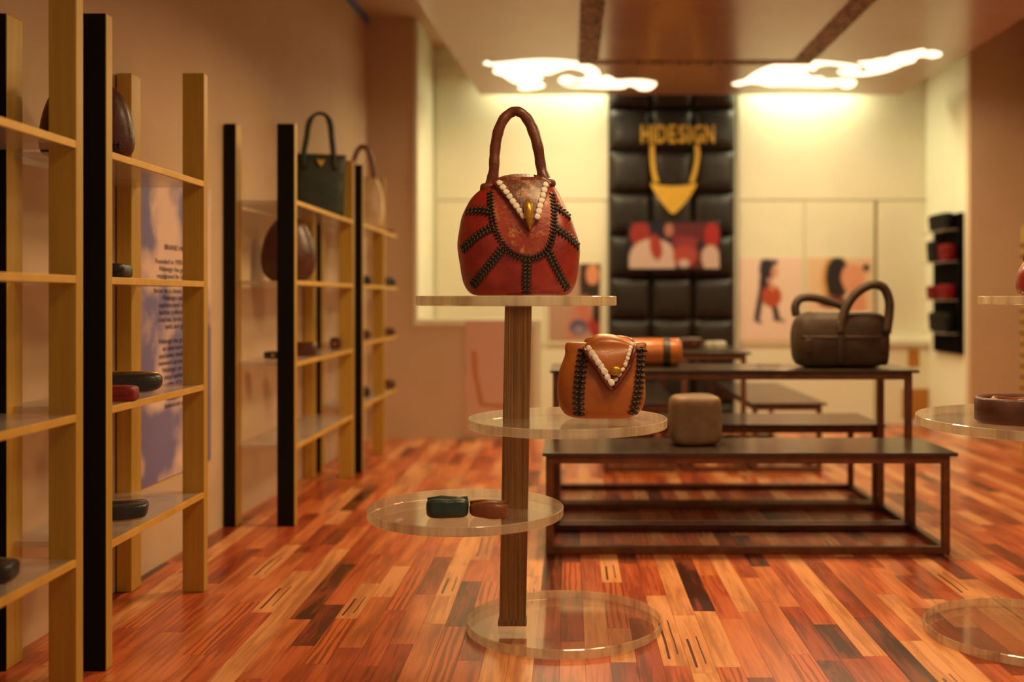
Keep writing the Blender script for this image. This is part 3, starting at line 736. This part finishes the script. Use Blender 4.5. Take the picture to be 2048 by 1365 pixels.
bench('display_table', 'rearmost tall dark table carrying a white shiny purse', .43, .675, 4.02, 5.0, HI)
bench('display_bench', 'low dark bench right of the rearmost tall table', .70, .965, 4.02, 5.0, LO)

# ================================================================== ACRYLIC STANDS
def stand(label, post_xy, discs, z_base, ptop, lean=0.0):
    t = thing('display_stand', label, 'stand', (post_xy[0], post_xy[1], 0))
    for nm, cx, cy, r, z1, th, mt in discs:
        part(nm, MB().disc((cx, cy), r, z1 - th, z1), [M[mt], M['rim']], t, True)
    mb = MB(); w = .026; z0 = z_base
    zs = [z0 + (ptop - z0) * k / 8 for k in range(9)]
    for k in range(1): pass
    x, y = post_xy
    vs = []; 
    for z in (z0, ptop):
        dx = lean * (z - z0)
        vs += [(x - w + dx, y - w * .6, z), (x + w + dx, y - w * .6, z), (x + w + dx, y + w * .6, z), (x - w + dx, y + w * .6, z)]
    mb.add(vs, [(0, 3, 2, 1), (4, 5, 6, 7), (0, 1, 5, 4), (1, 2, 6, 5), (2, 3, 7, 6), (3, 0, 4, 7)])
    part('post', mb, M['post'], t, True)
    part('post_foot', MB().box((x - w - .002, y - w * .6 - .002, z0), (x + w + .002, y + w * .6 + .002, z0 + .012), bev=.001), M['post'], t, True)
    return t
YS = 2.10
ZD = (.6705, .428, .250, .0185)
stand('clear acrylic display stand holding the red stitched handbag', (-.114, YS - .012),
      [('disc_shelf', -.107, YS, .200, ZD[0], .019, 'acrylic'), ('disc_shelf', -.005, YS, .199, ZD[1], .018, 'acrylic'), ('disc_shelf', -.208, YS, .195, ZD[2], .018, 'acrylic'), ('base_disc', -.012, YS + .03, .198, ZD[3], .0175, 'acrylic_base')], ZD[3], ZD[0] - .019, .018)
stand('clear acrylic display stand at the right edge of the picture', (1.05, 2.08),
      [('disc_shelf', 1.03, 2.10, .20, ZD[0], .017, 'acrylic'), ('disc_shelf', 1.00, 2.13, .285, .424, .019, 'acrylic'), ('base_disc', .905, 2.07, .198, ZD[3], .0175, 'acrylic_base')], ZD[3], ZD[0] - .017)

# ================================================================== BAGS
L_red = leather('red_leather', C(160, 40, 24), C(112, 22, 16), .36, .5, 70, .35)
L_redbrown = leather('red_brown_leather', C(168, 66, 42), C(122, 36, 24), .34, .6, 70, .4, fleck=C(216, 150, 88))  # pale flecks paint speckled highlights into the leather colour
L_brown = leather('brown_leather', C(116, 58, 38), C(78, 34, 24), .42, .45, 90, .2)
L_flap = leather('flap_leather', C(112, 52, 34), C(84, 36, 24), .34, .6, 80, .35, fleck=C(190, 130, 80))
L_black = leather('black_stitch', C(46, 36, 26), C(26, 21, 17), .42, .4, 90, .2)
L_orange = leather('orange_leather', C(174, 96, 28), C(150, 76, 20), .36, .3, 60, .35)
L_taupe = leather('taupe_leather', C(126, 98, 70), C(98, 74, 52), .48, .5, 60, .1)
L_duffel = leather('dark_brown_leather', C(62, 40, 25), C(42, 26, 16), .6, .5, 60, .0)
L_green = leather('dark_green_leather', C(40, 50, 36), C(26, 34, 26), .5, .4, 60, .05)
L_dkbrown = leather('deep_brown_leather', C(88, 44, 32), C(56, 26, 20), .4, .4, 60, .2)
L_cream = leather('cream_leather', C(228, 206, 168), C(196, 168, 128), .4, .4, 40, .2)
L_ink = leather('ink_leather', C(38, 38, 44), C(22, 22, 26), .36, .4, 60, .25)
L_maroon = leather('maroon_leather', C(136, 34, 42), C(90, 20, 28), .4, .5, 60, .15)
L_teal = leather('teal_leather', C(38, 62, 58), C(22, 36, 34), .36, .5, 60, .3)
L_tan = leather('tan_brown_leather', C(140, 76, 42), C(94, 46, 26), .36, .5, 60, .3)
Mw = paint('white_paint', C(244, 234, 224), .15, .5, 60)

# --- red stitched handbag
b1 = thing('handbag', 'red patchwork handbag with black stitching and brown handle on the top disc', 'handbag', (P(1040, 0, 2.1).x, 2.1, ZD[0] + .0005))
def q1(px, py): return ((px - 1040) / 1000, (592 - py) / 1000)
prof = []
for py, l, r, b in [(592, 957, 1124, .030), (589, 944, 1138, .046), (580, 934, 1146, .055), (560, 925, 1154, .062), (530, 919, 1158, .066), (500, 916, 1159, .067), (470, 917, 1154, .064), (440, 923, 1144, .058), (415, 933, 1133, .051), (395, 946, 1122, .043), (378, 963, 1112, .034), (366, 980, 1103, .026), (360, 992, 1096, .018), (358, 1003, 1088, .010)]:
    (xl, z), (xr, _) = q1(l, py), q1(r, py); prof.append((z, xl, xr, b))
B1 = Body(prof, 2.3, 44)
part('body', B1.build(MB(), 72, .0022, 26), L_red, b1)
def patch(B, outline_top, outline_bot, off, n=24, mv=14, thick=.003):
    """sheet lying on the front of body between two polylines (x,z)"""
    A, Bt = catmull(outline_top, n), catmull(outline_bot, n); mb = MB(); vs = []; fs = []
    for j in range(mv + 1):
        for i in range(n):
            p = A[i] * (1 - j / mv) + Bt[i] * (j / mv); vs.append(B.pt(p[0], p[1], off))
    k = len(vs)
    for j in range(mv + 1):
        for i in range(n):
            p = A[i] * (1 - j / mv) + Bt[i] * (j / mv); vs.append(B.pt(p[0], p[1], off - thick))
    for j in range(mv):
        for i in range(n - 1):
            a = j * n + i; fs.append((a, a + 1, a + n + 1, a + n)); fs.append((k + a, k + a + n, k + a + n + 1, k + a + 1))
    bd = [i for i in range(n)] + [j * n + n - 1 for j in range(1, mv + 1)] + [mv * n + i for i in range(n - 2, -1, -1)] + [j * n for j in range(mv - 1, 0, -1)]
    for i in range(len(bd)):
        a, b = bd[i], bd[(i + 1) % len(bd)]; fs.append((a, b, b + k, a + k))
    return mb.add(vs, fs, 0, True)
U = [(984, 386), (986, 420), (992, 452), (1004, 482), (1024, 507), (1054, 519), (1082, 514), (1100, 494), (1107, 462), (1108, 425), (1104, 390)]
Uq = [q1(*p) for p in U]
def half(lst): return lst
part('front_panel', patch(B1, [q1(984, 386), q1(1012, 372), q1(1045, 366), q1(1080, 372), q1(1104, 390)], [q1(994, 462), q1(1016, 502), q1(1054, 519), q1(1090, 506), q1(1107, 462)], .0022, 24, 16), L_redbrown, b1)
part('seam', braid(B1, Uq, .015, .0068, slant=.35), L_black, b1)
for path in ([(984, 428), (960, 424), (936, 426)], [(994, 456), (962, 474), (928, 502)], [(1010, 500), (984, 532), (948, 573)], [(1057, 521), (1056, 555), (1055, 588)], [(1098, 506), (1114, 540), (1136, 579)], [(1110, 460), (1134, 474), (1157, 496)], [(1110, 416), (1124, 424), (1140, 438)]):
    part('seam', braid(B1, [q1(*p) for p in path], .019, .0072, slant=.35, strip=.6), L_black, b1)
# flap with white beads and horn clasp
FT = [q1(988, 372), q1(1010, 363), q1(1045, 359.5), q1(1080, 363), q1(1098, 374)]
FB = [q1(1022, 412), q1(1040, 440), q1(1061, 466), q1(1076, 440), q1(1090, 408)]
fp = part('flap', patch(B1, FT, FB, .010, 24, 16, .007), L_flap, b1)
for s_, e_, n_ in (((1000, 372), (1052, 444), 8), ((1090, 374), (1074, 447), 7)):
    for k in range(n_):
        f = (k + .5) / n_; x, z = q1(s_[0] + (e_[0] - s_[0]) * f, s_[1] + (e_[1] - s_[1]) * f)
        c = B1.pt(x, z, .0115); nn = B1.nrm(x, z); tn = Vector(((e_[0] - s_[0]), 0, -(e_[1] - s_[1])))
        part('bead', MB().blob(c, (.0064, .0062, .0030), .7, .7, 10, 6, frame_mat(nn, tn), amp=.0016, freq=160, seed=k * 3.1), Mw, b1)
cl = [B1.pt(*q1(1057, 412), .014), B1.pt(*q1(1058, 424), .020), B1.pt(*q1(1059, 440), .019), B1.pt(*q1(1061, 454), .016), B1.pt(*q1(1062, 468), .012)]
part('clasp', MB().tube(cl, [.005, .0092, .0085, .006, .0012], 12), M['clasp'], b1)
hp = [(980, 378), (984, 362), (988, 340), (989, 315), (991, 290), (997, 262), (1008, 238), (1022, 225), (1034, 223), (1047, 229), (1060, 247), (1070, 272), (1077, 300), (1081, 328), (1086, 350), (1092, 368)]
hc = catmull([q1(*p) for p in hp], 44)
hr = np.interp(np.linspace(0, 1, 44), [0, .06, .12, .3, .5, .7, .88, .94, 1], [.013, .0125, .0105, .0108, .0098, .0115, .0105, .012, .0135])
part('handle', MB().tube([Vector((p[0], -.006 * math.sin(i), p[1])) if False else Vector((p[0], 0.002 * math.sin(i * .7), p[1])) for i, p in enumerate(hc)], list(hr * (1 + .05 * np.sin(np.arange(44) * 1.9))), 14), L_brown, b1)
for px, py in ((979, 377), (1093, 367)):
    x, z = q1(px, py); part('handle_mount', MB().blob((x, -.004, z), (.019, .018, .010), .7, .8, 16, 10, amp=.002, freq=60), L_brown, b1)

# --- orange satchel
b2 = thing('satchel', 'orange satchel with white-dotted flap and black laced sides on the middle disc', 'handbag', (P(1203, 0, 2.1).x, 2.085, ZD[1] + .0005))
def q2(px, py): return ((px - 1203) / 1000, (834.5 - py) / 1000)
prof = []
for py, l, r, b in [(834.5, 1158, 1250, .018), (832, 1142, 1264, .030), (824, 1128, 1277, .038), (808, 1119, 1286, .043), (788, 1114, 1290, .044), (765, 1114, 1290, .042), (742, 1119, 1288, .036), (720, 1127, 1286, .029), (706, 1130, 1288, .023), (695, 1129, 1292, .017), (687, 1131, 1292, .011), (684, 1136, 1288, .005)]:
    (xl, z), (xr, _) = q2(l, py), q2(r, py); prof.append((z, xl, xr, b))
B2 = Body(prof, 2.5, 40)
part('body', B2.build(MB(), 64, .002, 24), L_orange, b2)
def flap_surface():
    # flap rises above the rim, folds over and hangs down the front
    rows = []; 
    top = [(1160, 694), (1176, 676), (1200, 667), (1235, 669), (1271, 684)]
    mid = [(1170, 700), (1185, 694), (1212, 690), (1240, 692), (1268, 698)]
    return top, mid
mb = MB(); n = 24; mv = 16
T = catmull([(1166, 694), (1182, 674), (1202, 667), (1236, 671), (1270, 686)], n); Bo = catmull([(1196, 738), (1208, 758), (1222, 772), (1240, 752), (1256, 730)], n)
vs = []; fs = []
for side in (0, 1):
    for j in range(mv + 1):
        for i in range(n):
            f = j / mv; px, py = T[i] * (1 - f) + Bo[i] * f; x, z = q2(px, py)
            yb = B2.front(x, min(z, .140)) if z > .002 else 0
            bulge = -.012 - .006 * math.sin(math.pi * min(1, f * 1.2)) if f > .12 else -.012 * f / .12 + .004 * (1 - f / .12)
            vs.append(Vector((x, yb + bulge + (0.007 if side else 0), z)))
K = (mv + 1) * n
for j in range(mv):
    for i in range(n - 1):
        a_ = j * n + i; fs.append((a_, a_ + 1, a_ + n + 1, a_ + n)); fs.append((K + a_, K + a_ + n, K + a_ + n + 1, K + a_ + 1))
bd = [i for i in range(n)] + [j * n + n - 1 for j in range(1, mv + 1)] + [mv * n + i for i in range(n - 2, -1, -1)] + [j * n for j in range(mv - 1, 0, -1)]
for i in range(len(bd)): fs.append((bd[i], bd[(i + 1) % len(bd)], bd[(i + 1) % len(bd)] + K, bd[i] + K))
flapvs = vs[:K]
mb.add(vs, fs, 0, True); part('flap', mb, L_orange, b2)
part('flap_back', MB().blob((q2(1218, 690)[0], .004, q2(0, 690)[1]), (.052, .014, .020), .7, .7, 20, 10), L_orange, b2)
for col_, off_ in ((0, 1), (n - 1, -1)):
    edge = [flapvs[j * n + col_] for j in range(mv + 1)] + [flapvs[mv * n + i] for i in (range(1, n // 2) if col_ == 0 else range(n - 2, n // 2, -1))]
    ne = len(edge) - 1
    part('flap_border', MB().tube([p + Vector((.001 * off_, -.001, -.002)) for p in edge], .0042, 8), leather('dark_red_edge_%d' % col_, C(112, 36, 24), None, .4), b2)
    nb = 8 if col_ == 0 else 10
    for k in range(nb):
        f = (k + .5) / (nb + .8) * ne; i0 = int(f); p = edge[i0].lerp(edge[min(i0 + 1, ne)], f - i0) + Vector((.0088 * off_, -.0045, .002)); tn = edge[min(i0 + 1, ne)] - edge[max(i0 - 1, 0)]
        part('bead', MB().blob(p, (.0078 if col_ == 0 else .0052, .0066 if col_ == 0 else .0042, .0026), .9, .9, 10, 6, frame_mat(Vector((0, -1, .1)), tn), amp=.0016, freq=160, seed=k * 2.3), Mw, b2)
for path in ([(1169, 694), (1163, 725), (1159, 760), (1157, 795), (1158, 826)], [(1281, 694), (1279, 725), (1275, 760), (1270, 795), (1262, 824)]):
    part('side_lacing', braid(B2, [q2(*p) for p in path], .023, .0098, slant=.25, strip=.36, lift=.0022), L_black, b2)
x, z = q2(1229, 737); yk = B2.front(x, z) - .022
part('clasp', MB().blob((x, yk, z), (.010, .008, .009), .7, .7, 14, 8, amp=.002, freq=90), M['clasp'], b2)
part('clasp_strap', MB().tube([(x - .001, yk + .004, z - .004), (x - .004, yk + .002, z - .018), (x - .006, yk + .004, z - .034)], [.005, .0048, .004], 8, flat=.5), L_tan, b2)

# --- wallets and clutches
def clutch(name, label, cat, loc, size, mat, rz=0, e=.35, amp=.004, kind='flap', tilt=0, seed=0, group=None):
    """small leather good: pillow body, folded flap or zip, snap"""
    w, d, h = size; t = thing(name, label, cat, loc, (0, tilt, rz), group)
    mb = MB().blob((0, 0, h / 2), (w / 2, d / 2, h / 2), e, e, 28, 14, amp=amp, freq=22, seed=seed)
    mb.v = [(x, y, max(z, 0.0)) for x, y, z in mb.v]; part('body', mb, mat, t)
    if kind == 'flap':
        part('flap', MB().blob((0, -d * .08, h * .70), (w / 2 * .985, d / 2 * .95, h * .34), e, e, 24, 10, amp=amp * .7, freq=22, seed=seed), mat, t)
        part('snap', MB().blob((0, -d * .5, h * .52), (.005, .003, .005), 1, 1, 10, 6), M['clasp'], t)
    elif kind == 'zip':
        part('zip', MB().tube([(w * .46 * (k / 10 * 2 - 1), -d * .02, h * (1.0 - .10 * abs(k / 10 * 2 - 1) ** 3)) for k in range(11)], .0022, 6), M['clasp'], t)
    elif kind == 'roll':
        part('fold', MB().tube([(-w * .47, -d * .1, h * .9), (-w * .15, 0, h * .98), (w * .2, -d * .05, h * .93), (w * .47, 0, h * .95)], h * .12, 8), mat, t)
    return t
zw = ZD[2] + .0005
p = P(896, 0, 2.0); clutch('wallet', 'dark teal wallet beside the brown wallet on the lowest raised disc', 'wallet', (p.x, 1.995, zw), (.080, .05, .037), L_teal, .05, .45, .003, 'roll', seed=2)
p = P(978, 0, 2.0); clutch('wallet', 'reddish brown wallet beside the teal wallet on the lowest raised disc', 'wallet', (p.x, 1.99, zw), (.074, .05, .031), L_tan, -.12, .6, .006, 'roll', seed=5)
# cube bag
p = P(1395, 895, fd(895, LO)); cbx = thing('cube_bag', 'taupe rounded cube bag on the nearest low bench', 'bag', (p.x, p.y + .06, LO + .0005), (0, 0, .08))
part('body', MB().blob((0, 0, .068), (.070, .055, .068), .33, .42, 36, 24, amp=.004, freq=14), L_taupe, cbx)
part('top_seam', MB().tube([(.058 * math.copysign(abs(math.cos(a)) ** .4, math.cos(a)), .046 * math.copysign(abs(math.sin(a)) ** .4, math.sin(a)), .126) for a in [2 * math.pi * k / 40 for k in range(41)]], .0022, 6), L_taupe, cbx)
# roll bag
rb = thing('roll_bag', 'orange cylinder bag with black bands on the tall table', 'bag', (.232, 3.20, HI + .0005), (0, 0, -.06))
def cyl(r, x0, x1, rr=.008):
    pr = [(x0, r * .3), (x0 + .001, r - rr), (x0 + rr, r), (x1 - rr, r), (x1 - .001, r - rr), (x1, r * .3)]
    return [(x, 0, .043) for x, _ in pr], [q for _, q in pr]
pts, rs = cyl(.0425, -.105, .105); part('body', MB().tube(pts, rs, 36), L_orange, rb)
for x in (-.062, .062):
    part('band', MB().tube([(x - .011, 0, .043), (x - .010, 0, .043), (x + .010, 0, .043), (x + .011, 0, .043)], [.0425, .0436, .0436, .0425], 36), L_black, rb)
part('zip', MB().tube([(-.095, -.006, .0862), (.095, -.006, .0862)], .0018, 6), L_black, rb)
for x in (-.105, .105): part('end_cap', MB().blob((x, 0, .043), (.004, .034, .034), .9, .9, 16, 10), L_orange, rb)
# duffel
du = thing('duffel_bag', 'dark brown duffel bag with two arched handles on the tall table', 'bag', (P(1680, 0, 3.15).x, 3.16, HI + .0005), (0, 0, .06))
k_ = 3.1 / F
def q3(px, py): return ((px - 1680) * k_, (735 - py) * k_)
prof = []
for py, l, r, b in [(735, 1612, 1750, .045), (732, 1598, 1762, .060), (724, 1589, 1770, .070), (705, 1584, 1776, .075), (680, 1583, 1778, .076), (655, 1586, 1777, .072), (638, 1592, 1773, .064), (629, 1600, 1766, .052), (624, 1612, 1755, .035), (622, 1625, 1740, .02)]:
    (xl, z), (xr, _) = q3(l, py), q3(r, py); prof.append((z, xl, xr, b))
B3 = Body(prof, 3.2, 36)
part('body', B3.build(MB(), 64, .004, 18, 4), L_duffel, du)
part('zip', MB().box((q3(1622, 0)[0], -.012, q3(0, 623)[1] - .002), (q3(1745, 0)[0], .012, q3(0, 623)[1] + .0025), bev=.001), L_cream, du)
part('seam_line', MB().tube([B3.pt(*q3(px, 672), .0005) for px in np.linspace(1592, 1768, 30)], .0022, 6), L_dkbrown, du)
for x in (1668, 1762):
    part('strap', MB().tube([B3.pt(*q3(x, py), .002) for py in np.linspace(640, 728, 16)], .011, 8, flat=.3, up=(0, 1, 0)), L_duffel, du)
hA = catmull([(*q3(*p), y) for *p, y in [(1667, 668, -.068), (1672, 640, -.064), (1684, 608, -.060), (1706, 582, -.058), (1735, 568, -.058), (1758, 574, -.058), (1769, 600, -.060), (1768, 630, -.062), (1762, 665, -.066)]], 34)
part('handle', MB().tube([Vector((p[0], p[2], p[1])) for p in hA], .0135, 10), L_duffel, du)
hB = catmull([(*q3(*p), y) for *p, y in [(1602, 632, .055), (1600, 612, .058), (1612, 596, .062), (1640, 594, .066), (1672, 602, .068), (1700, 612, .066), (1716, 632, .058)]], 30)
part('handle', MB().tube([Vector((p[0], p[2], p[1])) for p in hB], .013, 10), L_duffel, du)
for x in (1605, 1756): part('end_tab', MB().blob(B3.pt(*q3(x, 690), .001), (.012, .004, .022), .4, .4, 14, 8), L_duffel, du)
# items on rearmost table
p = P(1382, 0, 4.3); clutch('clutch', 'dark brown clutch beside the white purse on the rearmost tall table', 'clutch', (p.x, 4.35, HI + .0005), (.105, .06, .042), L_dkbrown, .5, .5, .006, 'flap')
p = P(1432, 0, 4.2); wp_ = clutch('purse', 'white shiny purse on the rearmost tall table', 'purse', (p.x, 4.22, HI + .0005), (.09, .06, .034), leather('white_patent', C(214, 214, 200), C(120, 118, 104), .22, .5, 40, .6), -.1, .5, .005, 'flap')
# oval case on the right stand
p = P(2066, 0, 2.0); oc = thing('round_case', 'round dark red-brown leather case on the disc at the right edge', 'case', (p.x, 2.04, .4245))
mb = MB(); prof_ = [(.085, .0005), (.092, .006), (.092, .046), (.088, .050), (.074, .046), (.070, .036), (.0, .036)]
seg = 48; vs = []; fs = []
for r, z in prof_:
    for k in range(seg): q = 2 * math.pi * k / seg; vs.append((r * math.cos(q) * 1.02 + .001 * math.sin(5 * q), r * math.sin(q) * .8, z))
for j in range(len(prof_) - 1):
    for k in range(seg): k2 = (k + 1) % seg; fs.append((j * seg + k, j * seg + k2, (j + 1) * seg + k2, (j + 1) * seg + k))
fs.append(tuple(range(seg - 1, -1, -1)))
part('body', mb.add(vs, fs, 0, True), L_dkbrown, oc)
part('inner_fold', MB().tube([(.055 * math.cos(a), .04 * math.sin(a), .040 + .003 * math.sin(3 * a)) for a in np.linspace(.3, 5.2, 30)], .008, 8), L_tan, oc)
part('tie', MB().tube([(-.005, -.02, .042), (.02, .0, .056), (.06, .01, .054)], .006, 8), L_dkbrown, oc)
# red bag on the right stand's top disc
rbag = thing('red_bag', 'red bag cut off by the right edge on the top disc of the right stand', 'bag', (P(2082, 0, 2.1).x, 2.1, ZD[0] + .0005))
Br = Body([(.0, -.03, .03, .02), (.004, -.042, .042, .03), (.02, -.047, .047, .036), (.05, -.044, .05, .034), (.07, -.03, .036, .022), (.076, -.016, .022, .01)], 2.4, 24)
part('body', Br.build(MB(), 40, .002, 24), L_red, rbag)
part('handle', MB().tube([(.03 * math.cos(a), 0, .07 + .05 * math.sin(a)) for a in np.linspace(0, math.pi, 20)], .006, 8), L_brown, rbag)
part('seam', braid(Br, [(-.02, .066), (0, .03), (.02, .066)], .010, .005), L_black, rbag)

# ================================================================== GOODS ON THE LEFT SHELVES
e_ = .0008
# brown half-moon bag on top shelf
bb_ = thing('half_moon_bag', 'dark brown half-moon bag on the top shelf of the nearer black post unit', 'bag', (-.905, 1.968, SZ[0] + e_), (0, 0, .05))
Bh = Body([(0, -.072, .072, .022), (.006, -.082, .082, .030), (.03, -.087, .087, .034), (.08, -.080, .080, .032), (.12, -.060, .060, .026), (.145, -.026, .026, .016), (.152, -.010, .010, .006)], 2.4, 30)
part('body', Bh.build(MB(), 48, .002, 20), L_dkbrown, bb_)
part('seam', braid(Bh, [(-.070, .018), (0, .014), (.070, .018)], .012, .007), L_black, bb_)
part('handle', MB().tube([(.035 * math.cos(a), 0, .140 + .012 * math.sin(a)) for a in np.linspace(0, math.pi, 20)], .005, 8), L_dkbrown, bb_)
def on_shelf(px, X): return (X, X * F / (px - VX))
def put(px, X, z): x, y = on_shelf(px, X); return (x, y, z + e_)
clutch('wallet', 'small black wallet on the second shelf of the nearer black post unit', 'wallet', put(205, -.885, SZ[1]), (.10, .06, .026), L_ink, .05, .3, .002)
clutch('clutch', 'long glossy black clutch behind the maroon wallet on the third shelf', 'clutch', put(235, -.94, SZ[2]), (.17, .055, .042), L_ink, .25, .55, .006, 'zip', seed=3)
clutch('wallet', 'maroon wallet in front of the glossy black clutch', 'wallet', put(228, -.868, SZ[2]), (.088, .04, .028), L_maroon, .05, .3, .003, 'flap')
clutch('wallet', 'black creased wallet on the bottom shelf of the nearer black post unit', 'wallet', put(244, -.898, SZ[3]), (.095, .075, .030), L_ink, .35, .35, .005, 'roll', seed=8)
clutch('wallet', 'dark wallet shape standing in for a reflection on the lowest shelf at the very left edge', 'wallet', (-.90, 1.635, SZ[3] + e_), (.07, .06, .028), L_ink, .2, .35, .003)  # added shape in place of a dark reflection on the shelf
S2 = [H + .288, H + .052, H - .188, H - .432]; S3 = [H + .288, H + .052, H - .170, H - .41]
# dark green tote
tt = thing('tote_bag', 'dark green tote with tall handles and small gold emblem on the top shelf', 'handbag', (-.875, 3.68, S2[0] + e_), (0, 0, .30))
Bt_ = Body([(0, -.078, .078, .022), (.004, -.082, .082, .026), (.03, -.084, .084, .028), (.12, -.085, .085, .024), (.19, -.088, .088, .016), (.214, -.090, .090, .008), (.216, -.088, .088, .005)], 5, 26)
part('body', Bt_.build(MB(), 48, .002, 16), L_green, tt)
for yy in (-.012, .010):
    hp_ = catmull([(-.058, .16), (-.056, .22), (-.047, .27), (-.038, .325), (-.015, .356), (.015, .356), (.034, .325), (.040, .27), (.045, .22), (.048, .16)], 36)
    rr_ = np.interp(np.linspace(0, 1, 36), [0, .35, .42, .58, .65, 1], [.009, .010, .0045, .0045, .010, .009])
    part('handle', MB().tube([(p[0], yy - .008 * (1 if yy < 0 else -1) * (p[1] < .2), p[1]) for p in hp_], list(rr_), 8), L_green, tt)
part('emblem', MB().prism([(-.012, .196), (-.004, .193), (.0, .190), (.004, .193), (.012, .196), (.010, .184), (.0, .170), (-.010, .184)], -.030, -.014, axis='y'), M['gold_sign'], tt)
# round brown bag
rd = thing('round_bag', 'egg-shaped dark brown bag on the second shelf below the green tote', 'bag', (-.895, 3.34, S2[1] + e_), (0, 0, .2))
Bd = Body([(0, -.04, .04, .03), (.006, -.058, .058, .042), (.03, -.078, .078, .052), (.07, -.085, .085, .055), (.12, -.079, .079, .050), (.17, -.058, .058, .036), (.2, -.034, .034, .022), (.212, -.014, .014, .01)], 2.1, 34)
part('body', Bd.build(MB(), 48, .002, 16), L_dkbrown, rd)
part('seam', braid(Bd, [(-.02, .19), (0, .10), (.02, .02)], .012, .008), L_black, rd)
part('top_knot', MB().blob((0, 0, .214), (.016, .012, .008), .8, .8, 12, 8), L_dkbrown, rd)
clutch('wallet', 'small black wallet behind the black post on the third shelf', 'wallet', put(548, -.92, S2[2]), (.06, .05, .022), L_ink, .1, .5, .003)
clutch('clutch', 'brown long purse on the third shelf below the egg-shaped bag', 'clutch', put(611, -.86, S2[2]), (.075, .06, .046), L_dkbrown, .1, .4, .004, 'zip')
clutch('purse', 'small square brown purse on the third shelf next to the far gold post', 'purse', put(671, -.86, S2[2]), (.038, .03, .042), L_dkbrown, 0, .35, .002)
# cream bag
cr_ = thing('cream_bag', 'cream bag with brown arched handle near the far corner of the left wall', 'handbag', (-.842, 4.32, S3[0] + e_), (0, 0, .2))
Bc = Body([(0, -.055, .055, .022), (.006, -.066, .066, .030), (.04, -.074, .074, .036), (.1, -.074, .074, .032), (.16, -.066, .066, .024), (.2, -.052, .052, .014), (.21, -.04, .04, .006)], 2.8, 28)
part('body', Bc.build(MB(), 48, .003, 18), L_cream, cr_)
part('handle', MB().tube([(-.01 + .045 * math.cos(a), 0, .19 + .145 * math.sin(a)) for a in np.linspace(0, math.pi, 26)], .010, 10), L_brown, cr_)
part('brown_gusset', MB().blob((-.06, .004, .11), (.020, .026, .10), .5, .5, 16, 10), L_brown, cr_)
clutch('wallet', 'red wallet on the top shelf past the farthest gold post', 'wallet', (-.815, 4.72, S3[0] + e_), (.05, .05, .018), L_maroon, .1, .4, .002)
for (px, X, k, m, s, lab) in [(725, -.86, 1, L_ink, (.075, .05, .040), 'black clutch behind the last gold post on the second shelf'), (788, -.82, 1, leather('slate_leather', C(74, 76, 88), None, .35), (.07, .05, .040), 'slate grey clutch past the last gold post on the second shelf'),
                         (725, -.86, 2, L_dkbrown, (.07, .05, .038), 'brown wallet behind the last gold post on the third shelf'), (784, -.82, 2, L_dkbrown, (.06, .05, .036), 'brown wallet past the last gold post on the third shelf'),
                         (725, -.86, 3, L_ink, (.065, .05, .042), 'black purse behind the last gold post on the lowest shelf'), (784, -.82, 3, L_dkbrown, (.06, .05, .040), 'dark brown purse past the last gold post on the lowest shelf')]:
    x, y, z = put(px, X, S3[k]); y = min(y, 4.74)
    clutch('clutch' if 'clutch' in lab else 'wallet' if 'wallet' in lab else 'purse', lab, 'clutch' if 'clutch' in lab else 'wallet' if 'wallet' in lab else 'purse', (x, y, z), s, m, .1, .5, .004)
